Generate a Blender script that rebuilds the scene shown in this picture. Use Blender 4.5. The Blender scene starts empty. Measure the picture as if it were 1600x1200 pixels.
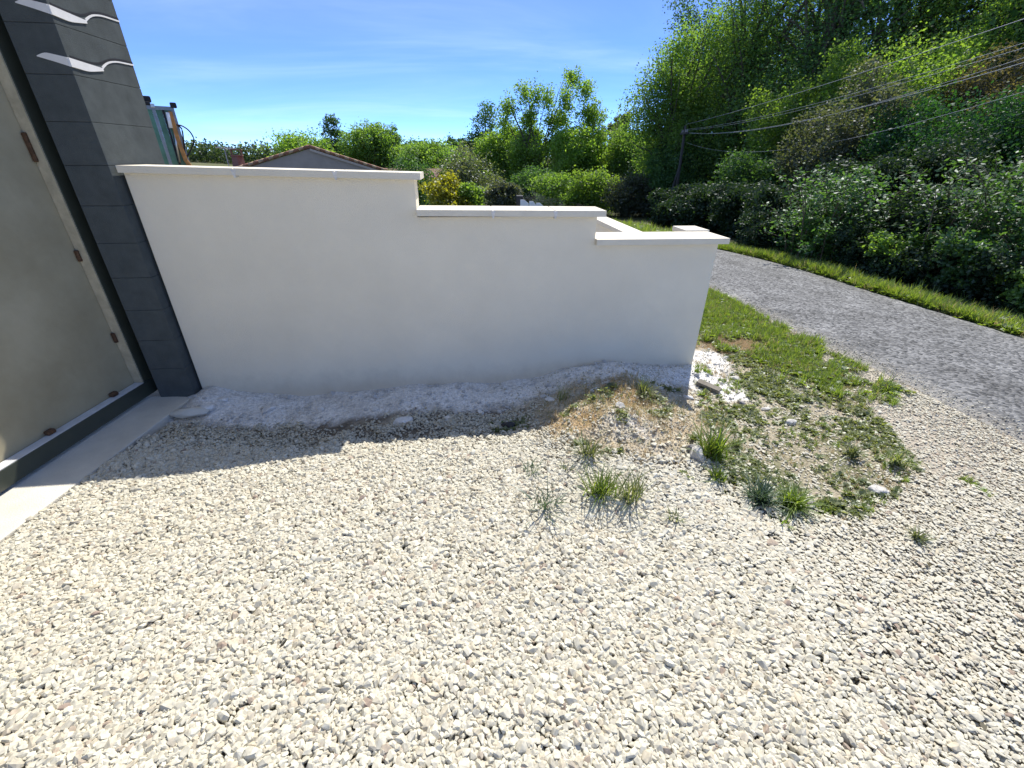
import bpy, bmesh, math, random
import numpy as np
from mathutils import Vector, Matrix

random.seed(7)
rng = np.random.default_rng(11)
SC = bpy.context.scene
COL = SC.collection
rad = math.radians

# ------------------------------------------------------------------ camera
CAM_H, FPX, PITCH, ROLL = 1.6, 680.0, 27.6, 0.5
cam = bpy.data.cameras.new('camera')
cam.sensor_width = 36.0
cam.lens = FPX / 1600.0 * 36.0
cam.clip_start, cam.clip_end = 0.05, 3000
camo = bpy.data.objects.new('camera', cam)
COL.objects.link(camo)
camo.matrix_world = (Matrix.Translation((0, 0, CAM_H)) @ Matrix.Rotation(rad(90 - PITCH), 4, 'X')
                     @ Matrix.Rotation(rad(ROLL), 4, 'Z'))
SC.camera = camo

# ------------------------------------------------------------------ light
SUN_EL, SUN_AZ = 53.0, 22.5            # azimuth from +Y towards +X
w = bpy.data.worlds.new('World')
SC.world = w
w.use_nodes = True
nt = w.node_tree
nt.nodes.clear()
N = nt.nodes.new
L = nt.links.new
out = N('ShaderNodeOutputWorld')
bg = N('ShaderNodeBackground')
bg.inputs['Strength'].default_value = 0.15
sky = N('ShaderNodeTexSky')
sky.sky_type = 'NISHITA'
sky.sun_disc = False
sky.sun_elevation = rad(SUN_EL)
sky.sun_rotation = rad(SUN_AZ)
sky.altitude = 50
sky.air_density = 0.28
sky.dust_density = 0.0
sky.ozone_density = 3.0
tc = N('ShaderNodeTexCoord')
sep = N('ShaderNodeSeparateXYZ')
L(tc.outputs['Generated'], sep.inputs[0])
# cirrus: project the direction on a high plane, stretched noise
dz = N('ShaderNodeMath'); dz.operation = 'ADD'; dz.inputs[1].default_value = 0.12
L(sep.outputs['Z'], dz.inputs[0])
mx = N('ShaderNodeMath'); mx.operation = 'MAXIMUM'; mx.inputs[1].default_value = 0.05
L(dz.outputs[0], mx.inputs[0])
dvx = N('ShaderNodeMath'); dvx.operation = 'DIVIDE'
dvy = N('ShaderNodeMath'); dvy.operation = 'DIVIDE'
L(sep.outputs['X'], dvx.inputs[0]); L(mx.outputs[0], dvx.inputs[1])
L(sep.outputs['Y'], dvy.inputs[0]); L(mx.outputs[0], dvy.inputs[1])
cmb = N('ShaderNodeCombineXYZ')
L(dvx.outputs[0], cmb.inputs[0]); L(dvy.outputs[0], cmb.inputs[1])
mp = N('ShaderNodeMapping')
mp.inputs['Rotation'].default_value = (0, 0, rad(-8))
mp.inputs['Scale'].default_value = (0.42, 0.95, 1)
mp.inputs['Location'].default_value = (3.1, 1.7, 0)
L(cmb.outputs[0], mp.inputs[0])
nz = N('ShaderNodeTexNoise')
nz.inputs['Scale'].default_value = 1.15
nz.inputs['Detail'].default_value = 9
nz.inputs['Roughness'].default_value = 0.55
nz.inputs['Distortion'].default_value = 0.6
L(mp.outputs[0], nz.inputs['Vector'])
cr = N('ShaderNodeMapRange')
cr.inputs['From Min'].default_value = 0.38
cr.inputs['From Max'].default_value = 0.92
cr.inputs['To Max'].default_value = 0.30
cr.inputs['To Min'].default_value = 0.12
cr.interpolation_type = 'SMOOTHSTEP'
L(nz.outputs[0], cr.inputs[0])
hs = N('ShaderNodeHueSaturation')
hs.inputs['Hue'].default_value = 0.51
hs.inputs['Saturation'].default_value = 1.27
L(sky.outputs[0], hs.inputs['Color'])
mixc = N('ShaderNodeMixRGB')
mixc.inputs['Color2'].default_value = (4.6, 5.4, 6.4, 1)
L(cr.outputs[0], mixc.inputs['Fac'])
L(hs.outputs[0], mixc.inputs['Color1'])
L(mixc.outputs[0], bg.inputs['Color'])
L(bg.outputs[0], out.inputs[0])

sd = bpy.data.lights.new('sun', 'SUN')
sd.energy = 3.2
sd.angle = rad(0.5)
sd.color = (1.0, 0.945, 0.85)
so = bpy.data.objects.new('sun', sd)
COL.objects.link(so)
sdir = Vector((math.sin(rad(SUN_AZ)) * math.cos(rad(SUN_EL)), math.cos(rad(SUN_AZ)) * math.cos(rad(SUN_EL)), math.sin(rad(SUN_EL))))
so.rotation_euler = sdir.to_track_quat('Z', 'Y').to_euler()
so.location = sdir * 60

SC.view_settings.view_transform = 'Standard'
SC.view_settings.look = 'None'
SC.view_settings.exposure = 1.08
SC.view_settings.gamma = 1
SC.view_settings.use_curve_mapping = False
SC.cycles.max_bounces = 8
SC.cycles.diffuse_bounces = 4
SC.cycles.use_denoising = True

# ------------------------------------------------------------------ survey of the photograph (1600 x 1200 pixels)
_p, _r = rad(PITCH), rad(ROLL)
_right, _fwd, _up = np.array([1, 0, 0.]), np.array([0, math.cos(_p), -math.sin(_p)]), np.array([0, math.sin(_p), math.cos(_p)])
_R2 = math.cos(_r) * _right + math.sin(_r) * _up
_U2 = -math.sin(_r) * _right + math.cos(_r) * _up
EYE = np.array([0, 0, CAM_H])
def ray(x, y): return _R2 * (x - 800) / FPX + _U2 * (600 - y) / FPX + _fwd
def at_z(x, y, z=0.0):
    d = ray(x, y); return EYE + d * ((z - CAM_H) / d[2])
def at_y(x, y, Y):
    d = ray(x, y); return EYE + d * (Y / d[1])
def at_x(x, y, X):
    d = ray(x, y); return EYE + d * (X / d[0])
def at_frame(x, y, org, rz, yl=0.0):
    """local coordinates, on the local plane y = yl, of what is seen at a pixel"""
    d = ray(x, y); c_, s_ = math.cos(rz), math.sin(rz); n_ = np.array([-s_, c_]); o_ = np.array(org, float)
    t = (yl - (EYE[:2] - o_[:2]) @ n_) / (d[:2] @ n_); p = EYE + d * t; q = p - o_
    return np.array([c_ * q[0] + s_ * q[1], yl, q[2]])
def at_ground(x, y):
    z = 0.0
    for _ in range(8):
        p = at_z(x, y, z); z = float(zt(np.array([p[0]]), np.array([p[1]]))[0])
    return at_z(x, y, z)

# ------------------------------------------------------------------ noise + terrain height
def _hash(ix, iy, s):
    h = (ix * 374761393 + iy * 668265263 + s * 974711) & 0x7fffffff
    h = ((h ^ (h >> 13)) * 1274126177) & 0x7fffffff
    return ((h ^ (h >> 16)) & 0xffff) / 65535.0
def vnoise(x, y, s=0):
    x = np.asarray(x, float); y = np.asarray(y, float)
    ix = np.floor(x).astype(np.int64); iy = np.floor(y).astype(np.int64)
    fx = x - ix; fy = y - iy
    fx = fx * fx * (3 - 2 * fx); fy = fy * fy * (3 - 2 * fy)
    a = _hash(ix, iy, s); b = _hash(ix + 1, iy, s); c = _hash(ix, iy + 1, s); d = _hash(ix + 1, iy + 1, s)
    return (a * (1 - fx) + b * fx) * (1 - fy) + (c * (1 - fx) + d * fx) * fy
def fbm(x, y, s=0, o=4):
    v = 0; a = 0.5; t = 0
    for k in range(o):
        v = v + a * vnoise(x * 2 ** k, y * 2 ** k, s + k); t += a; a *= 0.5
    return v / t
def sst(a, b, x):
    t = np.clip((x - a) / (b - a), 0, 1); return t * t * (3 - 2 * t)

# boundary wall frame: s along the wall, t behind its face
WA = np.array([-2.40, 2.965]); WANG = math.atan(0.1067)
WS = np.array([math.cos(WANG), math.sin(WANG)]); WT = np.array([-math.sin(WANG), math.cos(WANG)])
def wp(s, t, z): return (WA[0] + WS[0] * s + WT[0] * t, WA[1] + WS[1] * s + WT[1] * t, z)

def wall_st(x, y):
    dx = x - WA[0]; dy = y - WA[1]
    return dx * WS[0] + dy * WS[1], dx * WT[0] + dy * WT[1]

def zt(x, y):
    x = np.asarray(x, float); y = np.asarray(y, float)
    z = -0.085 * sst(-0.6, -2.2, x)
    s, t = wall_st(x, y)
    near = sst(7, 4.5, np.maximum(np.abs(x - 0.5), np.abs(y - 1.5)))
    # trough along the foot of the wall
    tr = sst(-1.1, -0.45, t) * sst(0.5, 0.25, t) * sst(0.1, 0.8, s) * sst(3.3, 2.4, s)
    z = z - 0.10 * tr
    # swept-up render waste against the wall foot
    lump = sst(-0.42, -0.05, t) * sst(0.4, 0.2, t) * sst(-0.15, 0.1, s) * sst(4.2, 3.9, s)
    z = z + lump * (0.02 + 0.05 * fbm(x * 5, y * 5, 3)) + sst(0.35, 0.0, s) * lump * 0.05
    # earth mound before the low step
    dx = (x - 0.72) / np.where(x > 0.72, 0.54 - 0.2 * sst(2.25, 2.8, y), 0.54); dy = (y - 2.60) / np.where(y < 2.6, 0.72, 0.58)
    m = np.exp(-(dx * dx + dy * dy) ** 1.2)
    z = z + m * (0.15 + 0.12 * (fbm(x * 4, y * 4, 9) - 0.2) + 0.05 * (fbm(x * 13, y * 13, 10, 3) - 0.5))
    dx = (x - 1.0) / 0.35; dy = (y - 3.0) / 0.3
    z = z + 0.03 * np.exp(-(dx * dx + dy * dy))
    z = z + near * 0.03 * (fbm(x * 1.3, y * 1.3, 5) - 0.5) + near * 0.012 * (fbm(x * 9, y * 9, 6, 3) - 0.5)
    # verge beside the road stands a little proud
    # land falls away beyond the wall
    z = z - 2.0 * sst(6, 36, y)
    z = z + 0.9 * sst(6.5, 14, x) * sst(30, 10, y)
    z = z + 2.2 * sst(-25, -70, x) * sst(50, 95, y)
    return z

# ------------------------------------------------------------------ helpers
def new_mesh(name, verts, faces, smooth=False):
    me = bpy.data.meshes.new(name)
    verts = np.asarray(verts, dtype=np.float32)
    me.vertices.add(len(verts)); me.vertices.foreach_set('co', verts.ravel())
    faces = np.asarray(faces)
    k = faces.shape[1]
    me.loops.add(faces.size); me.loops.foreach_set('vertex_index', faces.ravel().astype(np.int32))
    me.polygons.add(len(faces))
    me.polygons.foreach_set('loop_start', np.arange(0, faces.size, k, dtype=np.int32))
    me.polygons.foreach_set('loop_total', np.full(len(faces), k, dtype=np.int32))
    if smooth:
        me.polygons.foreach_set('use_smooth', np.ones(len(faces), dtype=bool))
    me.update(); me.validate()
    return me
def link(name, data, m=None, parent=None):
    o = bpy.data.objects.new(name, data)
    COL.objects.link(o)
    if m is not None and data is not None and len(data.materials) == 0:
        data.materials.append(m)
    if parent is not None:
        o.parent = parent
    return o
def tag(o, label, cat, group=None):
    o['label'] = label; o['category'] = cat
    if group: o['group'] = group
    return o
def thing(name, label, cat, loc=(0, 0, 0), rz=0.0, group=None):
    o = bpy.data.objects.new(name, None); COL.objects.link(o)
    o.empty_display_size = 0.1
    o.location = loc; o.rotation_euler = (0, 0, rz)
    return tag(o, label, cat, group)
class MB:
    """collects shapes of one part"""
    def __init__(s): s.bm = bmesh.new()
    def box(s, lo, hi, M=None):
        r = bmesh.ops.create_cube(s.bm, size=1)
        c = [(a + b) / 2 for a, b in zip(lo, hi)]; d = [abs(b - a) for a, b in zip(lo, hi)]
        T = Matrix.Translation(c) @ Matrix.Diagonal((*d, 1))
        if M is not None: T = M @ T
        bmesh.ops.transform(s.bm, matrix=T, verts=r['verts']); return s
    def cyl(s, p, q, r1, r2=None, n=12):
        p = Vector(p); q = Vector(q); r2 = r1 if r2 is None else r2
        r = bmesh.ops.create_cone(s.bm, cap_ends=True, segments=n, radius1=r1, radius2=r2, depth=(q - p).length)
        T = Matrix.Translation((p + q) / 2) @ (q - p).to_track_quat('Z', 'Y').to_matrix().to_4x4()
        bmesh.ops.transform(s.bm, matrix=T, verts=r['verts']); return s
    def poly(s, pts, d):
        """prism: polygon pts (3D) extruded along d"""
        d = Vector(d)
        a = [s.bm.verts.new(p) for p in pts]; b = [s.bm.verts.new(Vector(p) + d) for p in pts]
        s.bm.faces.new(a); s.bm.faces.new(b[::-1])
        n = len(a)
        for i in range(n): s.bm.faces.new((a[i], b[i], b[(i + 1) % n], a[(i + 1) % n]))
        return s
    def tube(s, pts, r, n=8):
        pts = [Vector(p) for p in pts]; rings = []
        rr = r if hasattr(r, '__len__') else [r] * len(pts)
        for i, p in enumerate(pts):
            d = (pts[min(i + 1, len(pts) - 1)] - pts[max(i - 1, 0)]).normalized()
            q = d.to_track_quat('Z', 'Y')
            rings.append([s.bm.verts.new(p + q @ Vector((math.cos(6.2832 * k / n) * rr[i], math.sin(6.2832 * k / n) * rr[i], 0))) for k in range(n)])
        for a, b in zip(rings, rings[1:]):
            for k in range(n): s.bm.faces.new((a[k], a[(k + 1) % n], b[(k + 1) % n], b[k]))
        s.bm.faces.new(rings[0][::-1]); s.bm.faces.new(rings[-1]); return s
    def bevel(s, w, seg=2):
        es = [e for e in s.bm.edges if len(e.link_faces) == 2 and e.calc_face_angle(0) > 0.5]
        bmesh.ops.bevel(s.bm, geom=es, offset=w, segments=seg, affect='EDGES', profile=0.6, clamp_overlap=True); return s
    def build(s, name, m, parent=None, smooth=False):
        bmesh.ops.recalc_face_normals(s.bm, faces=s.bm.faces)
        me = bpy.data.meshes.new(name); s.bm.to_mesh(me); s.bm.free()
        if smooth:
            me.polygons.foreach_set('use_smooth', np.ones(len(me.polygons), dtype=bool))
        return link(name, me, m, parent)

# ------------------------------------------------------------------ materials
def nodes(name):
    m = bpy.data.materials.new(name); m.use_nodes = True
    t = m.node_tree; t.nodes.clear()
    return m, t, t.nodes.new, t.links.new
def mat(name, c, rough=0.8, var=0.12, scale=6.0, bump=0.0, bscale=80.0, c2=None, spec=0.3, metal=0.0, detail=6, coords='Object'):
    """surface with two-scale colour variation and fine relief"""
    m, t, n, l = nodes(name)
    o = n('ShaderNodeOutputMaterial'); b = n('ShaderNodeBsdfPrincipled'); tc = n('ShaderNodeTexCoord')
    b.inputs['Roughness'].default_value = rough
    b.inputs['Specular IOR Level'].default_value = spec
    b.inputs['Metallic'].default_value = metal
    a = n('ShaderNodeTexNoise'); a.inputs['Scale'].default_value = scale; a.inputs['Detail'].default_value = detail
    a.inputs['Roughness'].default_value = 0.62
    l(tc.outputs[coords], a.inputs['Vector'])
    mr = n('ShaderNodeMapRange'); mr.inputs['From Min'].default_value = 0.3; mr.inputs['From Max'].default_value = 0.7
    l(a.outputs[0], mr.inputs[0])
    mi = n('ShaderNodeMixRGB')
    if c2 is None:
        mi.inputs[1].default_value = (*[v * (1 - var) for v in c], 1); mi.inputs[2].default_value = (*[min(1, v * (1 + var)) for v in c], 1)
    else:
        mi.inputs[1].default_value = (*c, 1); mi.inputs[2].default_value = (*c2, 1)
    l(mr.outputs[0], mi.inputs[0]); l(mi.outputs[0], b.inputs['Base Color'])
    if bump > 0:
        e = n('ShaderNodeTexNoise'); e.inputs['Scale'].default_value = bscale; e.inputs['Detail'].default_value = 5
        l(tc.outputs[coords], e.inputs['Vector'])
        bp = n('ShaderNodeBump'); bp.inputs['Strength'].default_value = bump; bp.inputs['Distance'].default_value = 0.01
        l(e.outputs[0], bp.inputs['Height']); l(bp.outputs[0], b.inputs['Normal'])
    l(b.outputs[0], o.inputs[0])
    return m
def leaf_mat(name, ca, cb, trans=0.4, gloss=0.05, rough=0.45, tcol=None):
    m, t, n, l = nodes(name)
    o = n('ShaderNodeOutputMaterial')
    at = n('ShaderNodeAttribute'); at.attribute_name = 'tint'
    oi = n('ShaderNodeObjectInfo')
    mi = n('ShaderNodeMixRGB'); mi.inputs[1].default_value = (*ca, 1); mi.inputs[2].default_value = (*cb, 1)
    l(at.outputs['Fac'], mi.inputs[0])
    hv = n('ShaderNodeHueSaturation')
    mr = n('ShaderNodeMapRange'); mr.inputs['To Min'].default_value = 0.82; mr.inputs['To Max'].default_value = 1.18
    l(oi.outputs['Random'], mr.inputs[0]); l(mr.outputs[0], hv.inputs['Value']); l(mi.outputs[0], hv.inputs['Color'])
    d = n('ShaderNodeBsdfDiffuse'); l(hv.outputs[0], d.inputs[0])
    tr = n('ShaderNodeBsdfTranslucent')
    tm = n('ShaderNodeMixRGB'); tm.blend_type = 'MULTIPLY'; tm.inputs[0].default_value = 1
    tm.inputs[2].default_value = (*(tcol or (2.05, 2.1, 0.8)), 1)
    l(hv.outputs[0], tm.inputs[1]); l(tm.outputs[0], tr.inputs[0])
    g = n('ShaderNodeBsdfGlossy'); g.inputs['Roughness'].default_value = rough; g.inputs['Color'].default_value = (0.9, 0.95, 1, 1)
    m1 = n('ShaderNodeMixShader'); m1.inputs[0].default_value = trans; l(d.outputs[0], m1.inputs[1]); l(tr.outputs[0], m1.inputs[2])
    m2 = n('ShaderNodeMixShader'); m2.inputs[0].default_value = gloss; l(m1.outputs[0], m2.inputs[1]); l(g.outputs[0], m2.inputs[2])
    l(m2.outputs[0], o.inputs[0])
    return m
def stone_mat(name, ramp, rough=0.9):
    m, t, n, l = nodes(name)
    o = n('ShaderNodeOutputMaterial'); b = n('ShaderNodeBsdfPrincipled'); b.inputs['Roughness'].default_value = rough
    b.inputs['Specular IOR Level'].default_value = 0.2
    oi = n('ShaderNodeObjectInfo'); cr = n('ShaderNodeValToRGB')
    e = cr.color_ramp.elements
    e[0].position, e[0].color = ramp[0][0], (*ramp[0][1], 1)
    e[1].position, e[1].color = ramp[-1][0], (*ramp[-1][1], 1)
    for p, c in ramp[1:-1]:
        x = e.new(p); x.color = (*c, 1)
    l(oi.outputs['Random'], cr.inputs[0])
    tc = n('ShaderNodeTexCoord'); a = n('ShaderNodeTexNoise'); a.inputs['Scale'].default_value = 3.4; a.inputs['Detail'].default_value = 6
    l(tc.outputs['Object'], a.inputs['Vector'])
    mr = n('ShaderNodeMapRange'); mr.inputs['From Min'].default_value = 0.3; mr.inputs['From Max'].default_value = 0.7
    mr.inputs['To Min'].default_value = 0.74; mr.inputs['To Max'].default_value = 1.14
    l(a.outputs[0], mr.inputs[0])
    mu = n('ShaderNodeMixRGB'); mu.blend_type = 'MULTIPLY'; mu.inputs[0].default_value = 1
    l(cr.outputs[0], mu.inputs[1]); l(mr.outputs[0], mu.inputs[2]); l(mu.outputs[0], b.inputs['Base Color'])
    l(b.outputs[0], o.inputs[0])
    return m

def ground_mat():
    m, t, n, l = nodes('ground_soil')
    o = n('ShaderNodeOutputMaterial'); b = n('ShaderNodeBsdfPrincipled'); b.inputs['Roughness'].default_value = 0.95
    b.inputs['Specular IOR Level'].default_value = 0.1
    at = n('ShaderNodeAttribute'); at.attribute_name = 'soil'
    tc = n('ShaderNodeTexCoord')
    a = n('ShaderNodeTexNoise'); a.inputs['Scale'].default_value = 45; a.inputs['Detail'].default_value = 7; a.inputs['Roughness'].default_value = 0.7
    l(tc.outputs['Object'], a.inputs['Vector'])
    v = n('ShaderNodeTexVoronoi'); v.inputs['Scale'].default_value = 60
    l(tc.outputs['Object'], v.inputs['Vector'])
    mr = n('ShaderNodeMapRange'); mr.inputs['From Min'].default_value = 0.25; mr.inputs['From Max'].default_value = 0.75
    mr.inputs['To Min'].default_value = 0.55; mr.inputs['To Max'].default_value = 1.35
    l(a.outputs[0], mr.inputs[0])
    mu = n('ShaderNodeMixRGB'); mu.blend_type = 'MULTIPLY'; mu.inputs[0].default_value = 1
    l(at.outputs['Color'], mu.inputs[1]); l(mr.outputs[0], mu.inputs[2])
    l(mu.outputs[0], b.inputs['Base Color'])
    ad = n('ShaderNodeMath'); ad.operation = 'SUBTRACT'; l(a.outputs[0], ad.inputs[0]); l(v.outputs['Distance'], ad.inputs[1])
    bp = n('ShaderNodeBump'); bp.inputs['Strength'].default_value = 0.75; bp.inputs['Distance'].default_value = 0.012
    l(ad.outputs[0], bp.inputs['Height']); l(bp.outputs[0], b.inputs['Normal'])
    l(b.outputs[0], o.inputs[0]); return m

def road_mat():
    m, t, n, l = nodes('chip_seal_asphalt')
    o = n('ShaderNodeOutputMaterial'); b = n('ShaderNodeBsdfPrincipled'); b.inputs['Roughness'].default_value = 0.8
    b.inputs['Specular IOR Level'].default_value = 0.35
    tc = n('ShaderNodeTexCoord')
    v = n('ShaderNodeTexVoronoi'); v.inputs['Scale'].default_value = 42; l(tc.outputs['Object'], v.inputs['Vector'])
    a = n('ShaderNodeTexNoise'); a.inputs['Scale'].default_value = 2.2; a.inputs['Detail'].default_value = 8; l(tc.outputs['Object'], a.inputs['Vector'])
    cr = n('ShaderNodeValToRGB')
    cr.color_ramp.elements[0].color = (0.034, 0.037, 0.041, 1); cr.color_ramp.elements[1].color = (0.235, 0.238, 0.24, 1)
    sp = n('ShaderNodeSeparateColor'); l(v.outputs['Color'], sp.inputs[0])
    l(sp.outputs[0], cr.inputs[0])
    uvw = n('ShaderNodeAttribute'); uvw.attribute_name = 'across'   # smoother worn band and dusty edge
    mr = n('ShaderNodeMapRange'); mr.inputs['From Min'].default_value = 0.3; mr.inputs['From Max'].default_value = 0.7
    mr.inputs['To Min'].default_value = 0.66; mr.inputs['To Max'].default_value = 1.3
    l(a.outputs[0], mr.inputs[0])
    mu = n('ShaderNodeMixRGB'); mu.blend_type = 'MULTIPLY'; mu.inputs[0].default_value = 1
    l(cr.outputs[0], mu.inputs[1]); l(mr.outputs[0], mu.inputs[2])
    dust = n('ShaderNodeMixRGB'); dust.inputs[2].default_value = (0.31, 0.295, 0.265, 1)
    e2 = n('ShaderNodeTexNoise'); e2.inputs['Scale'].default_value = 30; e2.inputs['Detail'].default_value = 6; l(tc.outputs['Object'], e2.inputs['Vector'])
    am = n('ShaderNodeMath'); am.operation = 'ADD'; l(uvw.outputs['Fac'], am.inputs[0]); l(e2.outputs[0], am.inputs[1])
    m3 = n('ShaderNodeMapRange'); m3.inputs['From Min'].default_value = 0.95; m3.inputs['From Max'].default_value = 1.35; m3.inputs['To Max'].default_value = 0.85
    l(am.outputs[0], m3.inputs[0]); l(m3.outputs[0], dust.inputs[0]); l(mu.outputs[0], dust.inputs[1])
    ck = n('ShaderNodeTexVoronoi'); ck.feature = 'DISTANCE_TO_EDGE'; ck.inputs['Scale'].default_value = 0.9
    wv = n('ShaderNodeTexNoise'); wv.inputs['Scale'].default_value = 3; wv.inputs['Detail'].default_value = 6; l(tc.outputs['Object'], wv.inputs['Vector'])
    va = n('ShaderNodeVectorMath'); va.operation = 'MULTIPLY_ADD'; va.inputs[1].default_value = (0.5, 0.5, 0.5); l(wv.outputs['Color'], va.inputs[0]); l(tc.outputs['Object'], va.inputs[2]); l(va.outputs[0], ck.inputs['Vector'])
    cm = n('ShaderNodeMapRange'); cm.inputs['From Max'].default_value = 0.012; cm.inputs['To Min'].default_value = 0.6; cm.inputs['To Max'].default_value = 1.0; l(ck.outputs['Distance'], cm.inputs[0])
    mc = n('ShaderNodeMixRGB'); mc.blend_type = 'MULTIPLY'; mc.inputs[0].default_value = 1; l(dust.outputs[0], mc.inputs[1]); l(cm.outputs[0], mc.inputs[2]); l(mc.outputs[0], b.inputs['Base Color'])
    bp = n('ShaderNodeBump'); bp.inputs['Strength'].default_value = 0.9; bp.inputs['Distance'].default_value = 0.012; bp.invert = True
    l(v.outputs['Distance'], bp.inputs['Height']); l(bp.outputs[0], b.inputs['Normal'])
    l(b.outputs[0], o.inputs[0]); return m

M = {}
M['ground'] = ground_mat()
M['road'] = road_mat()
def add_splash(m):
    """dried mud splashed up the lowest hand's breadth of a rendered face"""
    t = m.node_tree; n = t.nodes.new; l = t.links.new
    b = [x for x in t.nodes if x.type == 'BSDF_PRINCIPLED'][0]; src = b.inputs['Base Color'].links[0].from_socket
    tc = n('ShaderNodeTexCoord'); sp = n('ShaderNodeSeparateXYZ'); l(tc.outputs['Object'], sp.inputs[0])
    nz = n('ShaderNodeTexNoise'); nz.inputs['Scale'].default_value = 9; nz.inputs['Detail'].default_value = 8; nz.inputs['Roughness'].default_value = 0.7; l(tc.outputs['Object'], nz.inputs['Vector'])
    ma = n('ShaderNodeMath'); ma.operation = 'MULTIPLY_ADD'; ma.inputs[1].default_value = -0.35; l(nz.outputs[0], ma.inputs[0]); l(sp.outputs['Z'], ma.inputs[2])
    mr = n('ShaderNodeMapRange'); mr.inputs['From Min'].default_value = -0.06; mr.inputs['From Max'].default_value = -0.24; mr.inputs['To Max'].default_value = 0.28; l(ma.outputs[0], mr.inputs[0])
    mi = n('ShaderNodeMixRGB'); mi.inputs[2].default_value = (0.40, 0.35, 0.27, 1); l(mr.outputs[0], mi.inputs[0]); l(src, mi.inputs[1]); l(mi.outputs[0], b.inputs['Base Color'])
M['render'] = mat('white_render', (0.85, 0.785, 0.635), 0.9, 0.05, 1.8, 0.5, 200, detail=8)
add_splash(M['render'])
M['coping'] = mat('coping_stone', (0.74, 0.685, 0.56), 0.8, 0.05, 7, 0.25, 120)
M['mortar'] = mat('white_mortar', (0.74, 0.72, 0.68), 0.95, 0.12, 20, 0.8, 60)
M['dust'] = mat('mortar_waste', (0.70, 0.69, 0.66), 0.95, 0.2, 14, 0.8, 60)
M['anthracite'] = mat('anthracite_render', (0.088, 0.100, 0.101), 0.9, 0.16, 9, 0.5, 240, detail=8, spec=0.04)
M['inlay'] = mat('pale_inlay', (0.72, 0.71, 0.69), 0.6, 0.06, 20)
M['black'] = mat('black_rubber', (0.018, 0.018, 0.02), 0.6, 0.1)
M['gate'] = mat('gate_coated_metal', (0.052, 0.060, 0.046), 0.36, 0.1, 8, 0.05, 40, spec=0.5)
M['gate_top'] = mat('worn_gate_metal', (0.20, 0.21, 0.215), 0.3, 0.2, 12, 0.05, 40, spec=0.5, metal=0.5)
M['cap'] = mat('skylit_rail_tone', (0.60, 0.61, 0.62), 0.55, 0.15, 14, 0.1, 60)  # pale grey carries the sky light on the rail top
M['strip'] = mat('bounce_lit_tone', (0.46, 0.41, 0.29), 0.7, 0.2, 14, 0.2, 60)  # pale beige carries the gravel's bounced light on the stile
M['panel'] = mat('gate_sheet', (0.31, 0.27, 0.17), 0.9, 0.0, 1.6, 0.1, 30, c2=(0.46, 0.41, 0.28), spec=0.1)
M['rust'] = mat('rusty_steel', (0.10, 0.055, 0.03), 0.8, 0.4, 60, 0.5, 200)
M['concrete'] = mat('threshold_concrete', (0.60, 0.575, 0.50), 0.9, 0.14, 3.5, 0.35, 120, detail=9)
M['bark'] = mat('bark', (0.10, 0.085, 0.065), 0.95, 0.35, 9, 0.9, 30)
M['stem'] = mat('twig', (0.14, 0.11, 0.07), 0.9, 0.3, 9)
M['pole'] = mat('weathered_pole', (0.06, 0.056, 0.05), 0.9, 0.25, 12, 0.5, 50)
M['wire'] = mat('cable_sheath', (0.38, 0.39, 0.39), 0.5, 0.05, spec=0.6)
M['glass'] = mat('cab_glass', (0.085, 0.19, 0.12), 0.15, 0.4, 3, spec=0.22)
M['tan'] = mat('excavator_paint', (0.42, 0.20, 0.06), 0.55, 0.25, 9, 0.1, 60)
M['steel'] = mat('bright_steel', (0.45, 0.45, 0.45), 0.3, 0.1, metal=0.9)
M['hwall'] = mat('house_render', (0.36, 0.31, 0.275), 0.92, 0.1, 1.5, 0.3, 60)
M['tile'] = mat('clay_tile', (0.26, 0.13, 0.085), 0.85, 0.3, 5, 0.4, 40)
M['tile2'] = mat('pale_clay_tile', (0.42, 0.30, 0.20), 0.85, 0.25, 5, 0.4, 40)
M['brick'] = mat('chimney_brick', (0.21, 0.12, 0.095), 0.9, 0.2, 12, 0.4, 60)
M['fascia'] = mat('fascia_board', (0.45, 0.38, 0.33), 0.8, 0.1)
M['metal'] = mat('antenna_metal', (0.4, 0.4, 0.42), 0.4, 0.1, metal=0.7)
M['whiteplastic'] = mat('white_plastic', (0.80, 0.80, 0.80), 0.45, 0.03)
M['darkbox'] = mat('dark_metal_box', (0.03, 0.03, 0.032), 0.6, 0.2)
M['wood'] = mat('grey_offcut', (0.22, 0.20, 0.165), 0.9, 0.25, 18, 0.4, 90)
M['redclay'] = mat('red_clay', (0.30, 0.10, 0.06), 0.9, 0.2, 20)
M['rockwhite'] = mat('limestone_rock', (0.55, 0.53, 0.49), 0.95, 0.2, 9, 0.7, 60)
M['rockgrey'] = mat('grey_rock', (0.27, 0.26, 0.25), 0.95, 0.25, 9, 0.7, 60)
M['rockdark'] = mat('dark_pebble', (0.05, 0.05, 0.055), 0.8, 0.2)
M['stone'] = stone_mat('crushed_limestone', [(0.0, (0.590, 0.560, 0.455)), (0.25, (0.670, 0.640, 0.530)), (0.45, (0.530, 0.500, 0.407)), (0.62, (0.630, 0.600, 0.492)),
                                             (0.80, (0.490, 0.460, 0.374)), (0.93, (0.570, 0.510, 0.385)), (0.975, (0.460, 0.420, 0.342)), (0.995, (0.400, 0.320, 0.246)), (1.0, (0.280, 0.220, 0.182))])
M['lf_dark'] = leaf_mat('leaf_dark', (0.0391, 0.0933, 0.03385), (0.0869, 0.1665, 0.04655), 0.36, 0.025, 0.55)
M['lf_mid'] = leaf_mat('leaf_mid', (0.08892, 0.177, 0.04543), (0.1877, 0.285, 0.06814), 0.52, 0.03, 0.55)
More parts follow.
